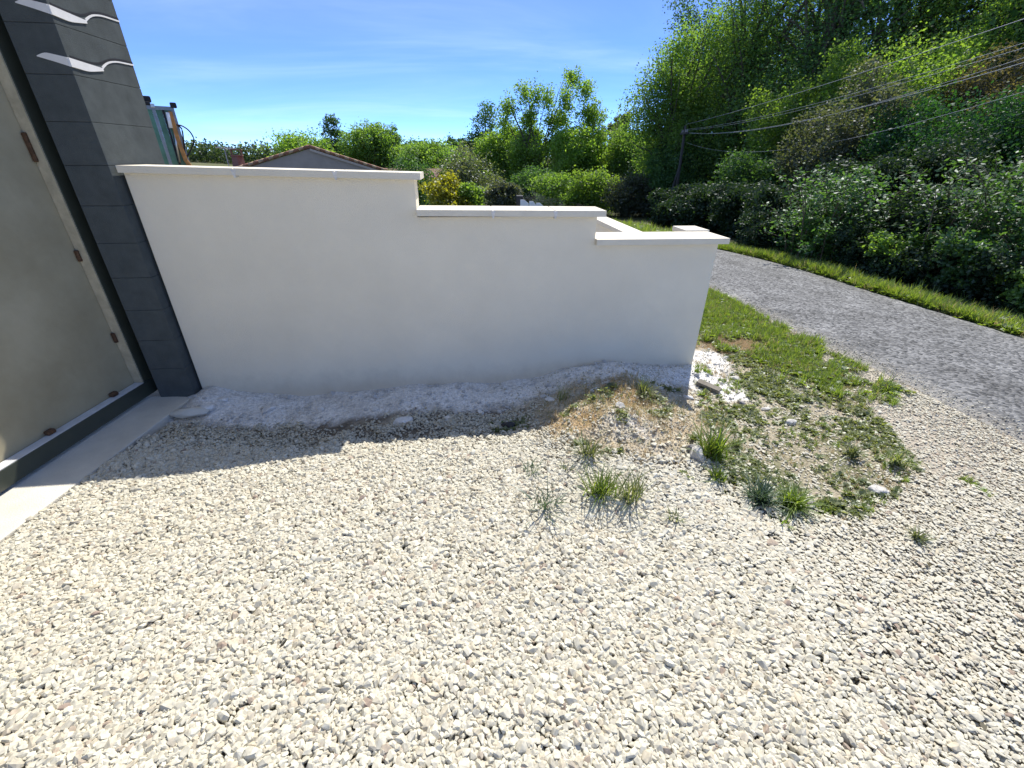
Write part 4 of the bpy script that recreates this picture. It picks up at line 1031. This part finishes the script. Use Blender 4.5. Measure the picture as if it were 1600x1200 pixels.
G1 = 'trees beyond the garden'
tree_px('tree', 'round', 478, 206, 45, 120, 'lf_light', 'bright yellow green tree directly behind the gable roof', 'tree', G1)
tree_px('tree', 'tall', 530, 196, 56, 62, 'lf_dark', 'slim dark tree right behind the bright yellow green one', 'tree', G1)
tree_px('tree', 'round_b', 578, 184, 48, 92, 'lf_mid', 'dense rounded dark green tree right of the gable roof', 'tree', G1)
tree_px('tree', 'tall', 618, 205, 50, 55, 'lf_mid', 'narrow tree filling in right of the dense rounded one', 'tree', G1)
tree_px('tree', 'round', 668, 220, 42, 105, 'lf_mid', 'mid green low spreading tree above the wall step', 'tree', G1)
tree_px('tree', 'round_b', 716, 215, 52, 60, 'lf_dark', 'small tree with flat top left of the slim dark conical one', 'tree', G1)
tree_px('tree', 'tall', 757, 168, 53, 70, 'lf_dark', 'dark conical tree left of the tall open tree', 'tree', G1)
tree_px('tree', 'open', 852, 104, 44, 165, 'lf_light', 'tall open tree with many upright stems, the highest beyond the wall', 'tree', G1, 0.0)
tree_px('tree', 'tall', 922, 168, 43, 80, 'lf_light', 'leafy tree leaning against the right side of the tall open tree', 'tree', G1)
tree_px('tree', 'round_b', 978, 205, 40, 95, 'lf_light', 'yellow green tree between the open tree and the dark wood', 'tree', G1)
tree_px('tree', 'open', 958, 180, 62, 60, 'lf_grey', 'sparse twiggy tree topping the yellow green one', 'tree', G1)
tree_px('tree', 'round', 812, 190, 46, 80, 'lf_mid', 'mid green tree at the left foot of the tall open tree', 'tree', G1)
tree_px('tree', 'round', 1022, 215, 38, 80, 'lf_mid', 'shaded tree where the garden meets the dark wood', 'tree', G1)
tree_px('tree', 'round', 893, 196, 42, 110, 'lf_light', 'light green tree just right of the tall open tree trunk', 'tree', G1, dens=1.2)
tree_px('tree', 'round_b', 1000, 212, 43, 110, 'lf_light', 'yellow green tree nearest the dark wood', 'tree', G1)
tree_px('tree', 'round', 700, 226, 48, 130, 'lf_mid', 'broad mid green tree behind the golden shrub', 'tree', G1)
tree_px('tree', 'round_b', 790, 200, 47, 90, 'lf_light', 'light green tree left of the tall open tree', 'tree', G1)
tree_px('tree', 'round_b', 640, 222, 49, 110, 'lf_mid', 'low green tree right of the dense rounded one', 'tree', G1)
G2 = 'shrubs beyond the wall'
tree_px('shrub', 'bush', 738, 228, 34, 110, 'lf_grey', 'pale grey green broad shrub behind the golden shrub', 'shrub', G2, woody=False)
tree_px('shrub', 'bush', 697, 272, 16, 78, 'lf_yellow', 'golden yellow shrub right of the high wall step', 'shrub', G2, woody=False)
tree_px('shrub', 'bush_b', 733, 287, 16.5, 48, 'lf_light', 'lime green shrub touching the golden one', 'shrub', G2, woody=False)
tree_px('shrub', 'bush', 764, 286, 19, 50, 'lf_grey', 'dull grey shrub between the lime shrub and the brownish one', 'shrub', G2, woody=False)
tree_px('shrub', 'bush_b', 790, 283, 17, 58, 'lf_olive', 'brownish green shrub at the left of the white boards', 'shrub', G2, woody=False)
tree_px('shrub', 'bush', 870, 268, 33, 100, 'lf_mid', 'green shrub at the foot of the tall open tree', 'shrub', G2, woody=False)
tree_px('shrub', 'bush_b', 925, 262, 32, 90, 'lf_light', 'light shrub right of the tall tree foot', 'shrub', G2, woody=False)
tree_px('shrub', 'bush', 985, 270, 30, 95, 'lf_olive', 'olive shrub at the grass edge near the dark wood', 'shrub', G2, woody=False)
tree_px('shrub', 'bush_b', 830, 262, 36, 80, 'lf_dark', 'dark shrub behind the white boards', 'shrub', G2, woody=False)
tree_px('shrub', 'bush', 640, 245, 30, 90, 'lf_dark', 'dark shrub just above the top of the high wall step', 'shrub', G2, woody=False)

# the dark wood right of the road: tall trees behind, thickets before them
G3 = 'trees of the wood by the road'
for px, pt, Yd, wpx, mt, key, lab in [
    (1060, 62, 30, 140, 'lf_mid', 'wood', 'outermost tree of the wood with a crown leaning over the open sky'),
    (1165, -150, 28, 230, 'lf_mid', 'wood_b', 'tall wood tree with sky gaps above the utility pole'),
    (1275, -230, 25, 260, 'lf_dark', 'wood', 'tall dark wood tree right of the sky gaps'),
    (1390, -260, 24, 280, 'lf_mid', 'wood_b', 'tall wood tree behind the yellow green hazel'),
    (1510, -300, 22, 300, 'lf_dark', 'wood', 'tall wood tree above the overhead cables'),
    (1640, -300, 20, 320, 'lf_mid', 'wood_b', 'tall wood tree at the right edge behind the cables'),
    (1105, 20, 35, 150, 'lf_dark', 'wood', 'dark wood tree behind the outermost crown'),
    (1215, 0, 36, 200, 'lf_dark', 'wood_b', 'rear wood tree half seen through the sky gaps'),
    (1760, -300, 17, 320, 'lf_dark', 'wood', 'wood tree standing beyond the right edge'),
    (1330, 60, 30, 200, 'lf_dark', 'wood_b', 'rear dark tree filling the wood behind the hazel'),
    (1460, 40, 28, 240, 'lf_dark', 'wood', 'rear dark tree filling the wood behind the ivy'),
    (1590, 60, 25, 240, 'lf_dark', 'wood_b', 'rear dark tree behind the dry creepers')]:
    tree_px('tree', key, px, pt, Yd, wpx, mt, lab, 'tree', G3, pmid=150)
G4 = 'thickets along the edge of the wood'
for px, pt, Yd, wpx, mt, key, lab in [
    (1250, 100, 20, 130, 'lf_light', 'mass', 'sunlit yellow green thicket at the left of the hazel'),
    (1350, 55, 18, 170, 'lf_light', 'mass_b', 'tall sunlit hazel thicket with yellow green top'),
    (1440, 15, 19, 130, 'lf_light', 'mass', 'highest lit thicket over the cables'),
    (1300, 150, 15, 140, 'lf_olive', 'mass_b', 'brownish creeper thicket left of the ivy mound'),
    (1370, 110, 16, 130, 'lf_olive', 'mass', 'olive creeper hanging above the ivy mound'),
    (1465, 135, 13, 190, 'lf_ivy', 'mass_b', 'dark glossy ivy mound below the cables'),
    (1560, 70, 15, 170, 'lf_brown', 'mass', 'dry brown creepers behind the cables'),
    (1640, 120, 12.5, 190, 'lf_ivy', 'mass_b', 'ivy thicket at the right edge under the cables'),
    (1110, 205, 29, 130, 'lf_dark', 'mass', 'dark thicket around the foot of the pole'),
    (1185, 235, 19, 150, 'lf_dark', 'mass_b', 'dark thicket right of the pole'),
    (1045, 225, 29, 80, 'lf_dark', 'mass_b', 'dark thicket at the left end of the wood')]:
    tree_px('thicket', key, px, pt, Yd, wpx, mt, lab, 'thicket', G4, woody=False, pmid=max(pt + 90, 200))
G5 = 'bushes beside the road'
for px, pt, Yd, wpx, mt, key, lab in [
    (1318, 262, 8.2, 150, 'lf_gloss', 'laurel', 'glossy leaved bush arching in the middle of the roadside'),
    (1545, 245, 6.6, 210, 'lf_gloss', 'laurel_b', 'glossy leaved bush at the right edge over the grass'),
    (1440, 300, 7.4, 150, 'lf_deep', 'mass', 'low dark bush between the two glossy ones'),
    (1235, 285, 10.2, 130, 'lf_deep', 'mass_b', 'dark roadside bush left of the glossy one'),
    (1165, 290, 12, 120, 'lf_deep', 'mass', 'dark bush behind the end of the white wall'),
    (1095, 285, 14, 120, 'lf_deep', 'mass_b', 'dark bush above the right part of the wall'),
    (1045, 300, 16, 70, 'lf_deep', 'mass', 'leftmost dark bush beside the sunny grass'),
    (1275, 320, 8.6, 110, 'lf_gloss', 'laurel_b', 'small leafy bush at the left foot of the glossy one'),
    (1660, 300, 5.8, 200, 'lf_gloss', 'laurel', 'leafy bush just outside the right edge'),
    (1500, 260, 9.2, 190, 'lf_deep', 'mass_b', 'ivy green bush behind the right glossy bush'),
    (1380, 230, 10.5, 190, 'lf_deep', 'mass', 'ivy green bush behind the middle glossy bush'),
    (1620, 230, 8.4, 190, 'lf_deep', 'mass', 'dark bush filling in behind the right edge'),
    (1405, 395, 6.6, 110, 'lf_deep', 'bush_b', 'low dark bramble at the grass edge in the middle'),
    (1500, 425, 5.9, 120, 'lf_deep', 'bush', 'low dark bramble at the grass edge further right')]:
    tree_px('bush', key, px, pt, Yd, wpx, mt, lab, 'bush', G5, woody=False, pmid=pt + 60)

for px, py, wd_, ht_, mt, lab in [(1205, 396, 1.0, 0.75, 'lf_deep', 'low dark bramble at the verge nearest the wall end'), (1262, 408, 1.1, 0.8, 'lf_mid', 'low leafy bramble at the verge left of the glossy bush'),
        (1318, 422, 1.1, 0.7, 'lf_deep', 'low bramble under the middle glossy bush'), (1368, 434, 1.0, 0.75, 'lf_mid', 'leafy bramble just right of the middle glossy bush'),
        (1428, 450, 1.0, 0.6, 'lf_deep', 'bramble tucked behind the grass midway to the right edge'), (1470, 460, 0.9, 0.75, 'lf_gloss', 'glossy low bramble under the right glossy bush'),
        (1535, 476, 1.0, 0.6, 'lf_deep', 'dark low bramble near the right edge of the verge'), (1590, 492, 0.9, 0.7, 'lf_mid', 'low leafy bramble at the right end of the verge'),
        (1172, 390, 1.2, 0.8, 'lf_deep', 'dark low bramble where the verge bends behind the wall')]:
    p = at_ground(px, py)
    plant('bramble', 'mass' if rng.uniform() < 0.5 else 'mass_b', (p[0] + 0.35, p[1] + 0.1, p[2] - 0.02), wd_, ht_, mt, lab, 'bramble', 'brambles along the verge', None, False, 0.055, 0.35)
# far wood on the low hill, one mass
r = np.random.default_rng(77)
nf = 16000; fx = r.uniform(-150, 130, nf)
top_ = 1.3 + 2.0 * fbm(fx * 0.09, fx * 0 + 3, 91) + 1.3 * fbm(fx * 0.35, fx * 0 + 5, 92)
fy = 100 + r.uniform(0, 10, nf); fb_ = zt(fx, fy); fz = fb_ + np.maximum(top_ - fb_, 0.8) * r.uniform(0, 1, nf)
rep = 5; C = np.repeat(np.stack([fx, fy, fz], 1), rep, 0) + r.normal(0, 0.5, (nf * rep, 3))
o = link('far_wood', leaves_mesh('far_wood', C, 0.55, M['lf_far'], r, 0.7, 0.3)); o['kind'] = 'stuff'
# dark depth of the wood by the road, one mass behind its trees
nf = 14000; fx = r.uniform(12, 48, nf); fy = r.uniform(8, 46, nf)
k = (fx > 15 + 0.0 * fy) & (fx > 0.36 * fy + 4) & (fx + fy > 34); fx, fy = fx[k], fy[k]; nf = len(fx)
fz = zt(fx, fy) + r.uniform(0, 1, nf) ** 0.7 * 6.5
C = np.repeat(np.stack([fx, fy, fz], 1), 6, 0) + r.normal(0, 0.4, (nf * 6, 3))
o = link('wood_undergrowth', leaves_mesh('wood_undergrowth', C, 0.26, M['lf_dark'], r, 0.6, 0.3)); o['kind'] = 'stuff'

# ------------------------------------------------------------------ pole and cables
PX_ = 9.0; ptop = at_x(1075, 196, PX_)
gz0 = float(zt(np.array([PX_]), np.array([ptop[1]]))[0])
pole = thing('utility_pole', 'weathered wooden utility pole before the dark wood', 'pole', (PX_, ptop[1], gz0))
hp = ptop[2] - gz0
MB().cyl((0, 0, -0.2), (-0.12, 0, hp), 0.095, 0.065, 12).build('post', M['pole'], pole, True)
MB().box((-0.2, -0.45, hp - 0.40), (-0.04, 0.45, hp - 0.32)).build('cross_arm', M['pole'], pole)
for y_ in (-0.38, -0.15, 0.15, 0.38):
    MB().cyl((-0.12, y_, hp - 0.32), (-0.12, y_, hp - 0.18), 0.04, 0.03, 8).build('insulator', M['rockgrey'], pole)
b = MB().tube([(-0.05, 0.02, hp * 0.62), (-0.5, 0.1, 0)], 0.06, 8); b.build('brace', M['pole'], pole)
WIRES = [((1600, 31), (1407, 95), 0.05, 'highest overhead cable crossing before the wood'),
         ((1600, 68), (1420, 122), -0.18, 'second overhead cable from the top, of a close pair'),
         ((1600, 75), (1425, 126), -0.22, 'third overhead cable from the top, lower of a close pair'),
         ((1600, 90), (1490, 125), -0.30, 'fourth overhead cable from the top'),
         ((1600, 97), (1436, 144), -0.34, 'fifth overhead cable from the top'),
         ((1600, 142), (1442, 188), -0.75, 'lowest overhead cable crossing before the ivy mound')]
for k, (a, b_, off, lab) in enumerate(WIRES):
    A_ = at_x(*a, 8.95); B_ = at_x(*b_, 8.95); E_ = np.array([PX_, ptop[1], ptop[2] + off])
    co = np.polyfit([A_[1], B_[1], E_[1]], [A_[2], B_[2], E_[2]], 2)
    if co[0] < 0.0005: co = np.concatenate([[0.0012], np.polyfit([A_[1], E_[1]], [A_[2] - 0.0012 * A_[1] ** 2, E_[2] - 0.0012 * E_[1] ** 2], 1)])
    ys = np.linspace(-12, ptop[1], 60)
    pts = [(8.95 + 0.02 * k - 0.05, y_, float(np.polyval(co, y_))) for y_ in ys]
    o = MB().tube(pts, 0.0065 if k in (0, 4) else 0.0045, 6).build('overhead_cable', M['wire'], None, True); tag(o, lab, 'cable', 'overhead cables')

# ------------------------------------------------------------------ house
HY = 28.0
ap = at_y(483, 229, HY); HRZ = math.atan2(-ap[0], HY) + 0.03
hg = float(zt(np.array([ap[0]]), np.array([HY]))[0]); HO = (ap[0], HY, hg)
rr_ = at_frame(600, 266, HO, HRZ); ll_ = at_frame(385, 259, HO, HRZ)
sl_r = (ap[2] - hg - rr_[2]) / rr_[0]; sl_l = (ap[2] - hg - ll_[2]) / -ll_[0]
house = thing('house', 'low house with a gable end and clay tiled roof behind the high wall step', 'house', HO, HRZ)
hz_ = ap[2] - hg; wr = 5.0; wl_ = 5.4; dp = 10.0
pts = [(-wl_, 0, -0.3), (wr, 0, -0.3), (wr, 0, hz_ - wr * sl_r - 0.10), (0, 0, hz_ - 0.10), (-wl_, 0, hz_ - wl_ * sl_l - 0.10)]
MB().poly(pts, (0, dp, 0)).build('wall', M['hwall'], house)
for sgn, wv, sl in ((1, wr + 0.5, sl_r), (-1, wl_ + 0.5, sl_l)):
    p_ = [(0, -0.12, hz_ - 0.07), (sgn * wv, -0.12, hz_ - wv * sl - 0.07), (sgn * wv, -0.12, hz_ - wv * sl), (0, -0.12, hz_)]
    rf = MB().poly(p_, (0, dp + 0.3, 0)).build('roof_slope', M['tile'], house)
    nrow = 22
    for k in range(nrow):
        f0 = k / nrow; f1 = (k + 1.15) / nrow
        q0 = Vector((sgn * wv * f0, -0.10, hz_ - wv * f0 * sl + 0.045)); q1 = Vector((sgn * wv * f1, -0.10, hz_ - wv * f1 * sl + 0.012))
        t_ = MB().cyl(q0, q1, 0.062, 0.085, 8).build('tile', M['tile2'] if (k % 2) else M['tile'], house, True)
MB().poly([(0, -0.13, hz_ - 0.22), (wr + 0.5, -0.13, hz_ - 0.22 - (wr + 0.5) * sl_r), (wr + 0.5, -0.13, hz_ - 0.09 - (wr + 0.5) * sl_r), (0, -0.13, hz_ - 0.09)], (0, 0.02, 0)).build('fascia', M['fascia'], house)
# lower wing to the left with the chimney and aerial
cb = at_frame(374, 258, HO, HRZ, 3.0); ct_ = at_frame(371.5, 233, HO, HRZ, 3.0)
cxh = cb[0]
MB().poly([(-11.5, 2.5, hz_ - 1.75), (-wl_ + 0.4, 2.5, hz_ - 1.35), (-wl_ + 0.4, 2.5, hz_ - 1.22), (-11.5, 2.5, hz_ - 1.62)], (0, 7, 0)).build('wing_roof', M['tile'], house)
MB().box((-11.2, 3.0, -0.3), (-wl_ - 0.01, 9.2, hz_ - 1.76)).build('wing_wall', M['hwall'], house)
ch0 = hz_ - 1.7; ch1 = ct_[2]
chim = MB().cyl((cxh, 3, ch0), (cxh, 3, ch1 - 0.30), 0.42, 0.30, 4).build('chimney', M['brick'], house)
c2 = MB(); c2.box((cxh - 0.33, 2.68, ch1 - 0.05), (cxh + 0.33, 3.32, ch1)); c2.box((cxh - 0.32, 2.69, ch1 - 0.36), (cxh + 0.32, 3.31, ch1 - 0.299))
for sx in (-0.28, 0.24):
    for sy in (2.72, 3.24): c2.box((cxh + sx, sy, ch1 - 0.299), (cxh + sx + 0.05, sy + 0.05, ch1 - 0.05))
c2.build('chimney_cap', M['brick'], house)
at_ = at_frame(350, 230, HO, HRZ, 3.0); ax_ = at_[0]; az_ = at_[2]
an = MB(); an.cyl((ax_, 3, az_ - 1.8), (ax_, 3, az_), 0.025, None, 6); an.cyl((ax_ - 0.45, 3, az_ - 0.02), (ax_ + 0.6, 3, az_ - 0.06), 0.018, None, 6)
for k in range(7): an.cyl((ax_ - 0.4 + k * 0.14, 2.8, az_ - 0.02), (ax_ - 0.4 + k * 0.14, 3.2, az_ - 0.02), 0.01, None, 5); an.cyl((ax_ - 0.4 + k * 0.14, 3, az_ - 0.1), (ax_ - 0.4 + k * 0.14, 3, az_ + 0.06), 0.01, None, 5)
an.build('antenna', M['metal'], house)
# second roof seen just over the coping right of the gable
sr = at_y(640, 267, 33); sg = float(zt(np.array([sr[0]]), np.array([33.]))[0])
shed = thing('shed', 'low shed with a dark red roof right of the gable end', 'shed', (sr[0], 33, sg))
hh = sr[2] - sg
MB().box((-2.6, 0, -0.2), (1.6, 3, hh - 0.5)).build('wall', M['hwall'], shed)
MB().poly([(-2.8, -0.2, hh - 0.45), (-2.8, 3.2, hh), (-2.8, 3.2, hh + 0.08), (-2.8, -0.2, hh - 0.37)], (4.6, 0, 0)).build('roof', M['brick'], shed)

# ------------------------------------------------------------------ excavator
EY = 9.6
ce = at_y(238, 165, EY); ERZ = math.atan2(-ce[0], EY) + 0.06
eg = float(zt(np.array([ce[0]]), np.array([EY]))[0]); EO = (ce[0], EY, eg)
ex_ = thing('excavator', 'small excavator parked behind the pillar with green tinted cab glass and tan boom', 'excavator', EO, ERZ)
zt_ = ce[2] - eg; xr = at_frame(270, 172, EO, ERZ)[0]
# local x: 0 at the left jamb of the door glass
MB().box((-1.15, 0.05, 0.62), (xr + 0.05, 1.0, 1.25)).bevel(0.05).build('body', M['tan'], ex_)
MB().box((-1.6, 0.0, 0.62), (-0.75, 1.3, 1.45)).bevel(0.08).build('counterweight', M['tan'], ex_)
for y_ in (-0.15, 0.95):
    b = MB().box((-1.5, y_, 0.0), (0.55, y_ + 0.35, 0.52)); b.bevel(0.2, 3); b.build('track', M['black'], ex_)
MB().box((-0.8, 0.2, 0.3), (-0.2, 0.95, 0.62)).build('turntable', M['black'], ex_)
fr = MB()
for (xa, ya) in ((-0.62, 0.0), (0.0, 0.0), (xr, 0.0), (-0.62, 0.92), (xr, 0.92)):
    fr.box((xa - 0.025, ya, 1.25), (xa + 0.025, ya + 0.05, zt_ - 0.06))
fr.box((-0.645, -0.003, zt_ - 0.06), (xr + 0.025, 0.97, zt_)); fr.box((-0.645, -0.004, 1.22), (xr + 0.025, 0.97, 1.27))
fr.build('cab_frame', M['gate_top'], ex_)
MB().box((0.42 * xr + 0.0, -0.006, 1.272), (0.42 * xr + 0.035, 0.03, zt_ - 0.062)).build('door_divider', M['black'], ex_)
MB().box((0.027, 0.01, 1.272), (0.42 * xr - 0.002, 0.02, zt_ - 0.062)).build('window_pane', M['glass'], ex_)
MB().box((0.42 * xr + 0.037, 0.01, 1.272), (xr - 0.027, 0.02, zt_ - 0.062)).build('window_pane', M['glass'], ex_)
MB().box((-0.59, 0.01, 1.272), (-0.027, 0.02, zt_ - 0.062)).build('window_pane', M['glass'], ex_)
MB().box((xr - 0.01, 0.052, 1.272), (xr + 0.005, 0.918, zt_ - 0.062)).build('window_pane', M['glass'], ex_)
b = MB().box((-0.68, -0.02, zt_ + 0.002), (-0.02, 0.99, zt_ + 0.06)); b.bevel(0.02); b.build('cab_roof', M['black'], ex_)
lt = at_frame(231, 157, EO, ERZ); MB().box((lt[0] - 0.08, 0.1, zt_ + 0.062), (lt[0] + 0.06, 0.25, zt_ + 0.16)).bevel(0.02).build('work_light', M['black'], ex_)
b = MB().box((-0.03, -0.03, zt_ - 0.035), (0.035, 0.06, zt_ + 0.03)); b.bevel(0.01); b.build('work_light', M['steel'], ex_)
b = MB().box((xr - 0.02, -0.05, zt_ - 0.02), (xr + 0.08, 0.06, zt_ + 0.07)); b.bevel(0.02); b.build('work_light', M['black'], ex_)
def el(px, py): return Vector(at_frame(px, py, EO, ERZ, -0.06))
b0, b1, b2 = el(266, 176), el(277, 215), el(290, 250)
def beam(name, pts, hw, hd, m):
    o_ = MB()
    for a, b_ in zip(pts, pts[1:]):
        d = (b_ - a); q_ = d.to_track_quat('Z', 'Y').to_matrix().to_4x4(); o_.box((-hw, -hd, -0.02), (hw, hd, d.length + 0.02), Matrix.Translation(a) @ q_)
    o_.bevel(0.01, 1); return o_.build(name, m, ex_)
beam('boom', [b0, b1, b2, b2 + Vector((0.25, 0, -0.6))], 0.035, 0.035, M['tan'])
o2 = Vector((-0.07, -0.10, -0.02)); MB().tube([el(270, 190), el(281, 254)], 0.022, 8).build('hydraulic_rod', M['steel'], ex_, True)
MB().tube([el(263, 176), el(268, 200)], 0.04, 8).build('hydraulic_cylinder', M['whiteplastic'], ex_, True)
def hose(pxs, r_=0.013):
    P_ = catmull(np.array([el(*p_) for p_ in pxs]), 8); MB().tube([tuple(v) for v in P_], r_, 7).build('hose', M['black'], ex_, True)
hose([(276, 195), (285, 197), (296, 205), (303, 218), (300, 230), (294, 242), (288, 250)])
hose([(278, 196), (284, 202), (287, 220), (289, 240)])
MB().tube([(b2.x - 0.2, -0.05, b2.z - 0.9), (b2.x + 0.3, 0.0, b2.z - 1.0)], 0.09, 8).build('bucket_arm', M['tan'], ex_)
b = MB().poly([(b2.x + 0.1, -0.3, 0.05), (b2.x + 0.65, -0.3, 0.0), (b2.x + 0.75, -0.3, 0.4), (b2.x + 0.3, -0.3, 0.55)], (0, 0.6, 0)); b.build('bucket', M['rust'], ex_)

# ------------------------------------------------------------------ small things behind the wall
for k, (x0, x1, yy0) in enumerate([(813, 826, 312), (827, 838, 314.5), (838, 850, 317)]):
    Yb = 14.5; a = at_y(x0, yy0, Yb); b_ = at_y(x1, yy0 + 6, Yb); g = float(zt(np.array([a[0]]), np.array([Yb]))[0])
    lab = ['tallest white board leaning behind the middle wall step', 'middle white board of three leaning behind the wall', 'shortest white board leaning behind the middle wall step'][k]
    o = MB().poly([(a[0], Yb, g), (b_[0] + 0.05, Yb, g), (b_[0], Yb, b_[2]), (a[0] + 0.12, Yb, a[2]), (a[0], Yb, a[2])], (0, 0.03, 0)).build('white_board', M['whiteplastic'])
    tag(o, lab, 'board', 'white boards behind the wall')
a = at_y(809, 306, 15.2); b_ = at_y(815, 306, 15.2); g = float(zt(np.array([a[0]]), np.array([15.2]))[0])
t_ = thing('dark_box', 'small dark box on legs left of the white boards', 'box', ((a[0] + b_[0]) / 2, 15.2, g)); hh = a[2] - g; ww = (b_[0] - a[0]) / 2 + 0.05
b = MB().box((-ww, 0, hh - 0.3), (ww, 0.3, hh)); b.bevel(0.02); b.build('body', M['darkbox'], t_)
for sx in (-1, 1):
    for sy in (0.02, 0.26): MB().cyl((sx * (ww - 0.02), sy, 0), (sx * (ww - 0.02), sy, hh - 0.3), 0.015, None, 6).build('leg', M['darkbox'], t_)

# thin smoke drifting from the dark box
sm, stt, sn, sl_ = nodes('thin_smoke')
so_ = sn('ShaderNodeOutputMaterial'); pv = sn('ShaderNodeVolumePrincipled'); pv.inputs['Color'].default_value = (0.93, 0.95, 0.98, 1)
stc = sn('ShaderNodeTexCoord'); snz = sn('ShaderNodeTexNoise'); snz.inputs['Scale'].default_value = 3.0; snz.inputs['Detail'].default_value = 3
smr = sn('ShaderNodeMapRange'); smr.inputs['From Min'].default_value = 0.42; smr.inputs['From Max'].default_value = 0.72; smr.inputs['To Max'].default_value = 0.55
sl_(stc.outputs['Object'], snz.inputs['Vector']); sl_(snz.outputs[0], smr.inputs[0]); sl_(smr.outputs[0], pv.inputs['Density'])
sl_(pv.outputs[0], so_.inputs['Volume'])
sp_ = [at_y(x_, y_, 15.9) for x_, y_ in ((811, 299), (826, 305), (846, 313), (872, 318), (900, 321), (922, 322))]
o = MB().tube([tuple(v_) for v_ in catmull(np.array(sp_), 6)], list(np.interp(np.linspace(0, 1, 31), [0, 0.15, 0.5, 1], [0.10, 0.19, 0.17, 0.03])), 12).build('smoke', sm, None, True); o['kind'] = 'stuff'

# a few dry leaves and twigs blown over the gravel
DRY = variants('dry_leaf_kind', [rosette('d', 900 + k, M['lf_brown'], 1, 0.035, (1.3, 1.6)) for k in range(4)] + [blades('d', 910, M['gr_dry'], 1, 0.09, 1.5, 0.004)])
lp = rng.uniform((-2.3, 0.5), (3.0, 2.6), (110, 2)); n = len(lp)
scatter('leaf_litter', np.column_stack([lp, zt(lp[:, 0], lp[:, 1]) + 0.034]), np.column_stack([rng.normal(0, 0.3, (n, 2)), rng.uniform(0, 6.28, n)]), np.ones((n, 3)) * rng.uniform(0.6, 1.2, (n, 1)), rng.integers(0, 5, n), DRY)
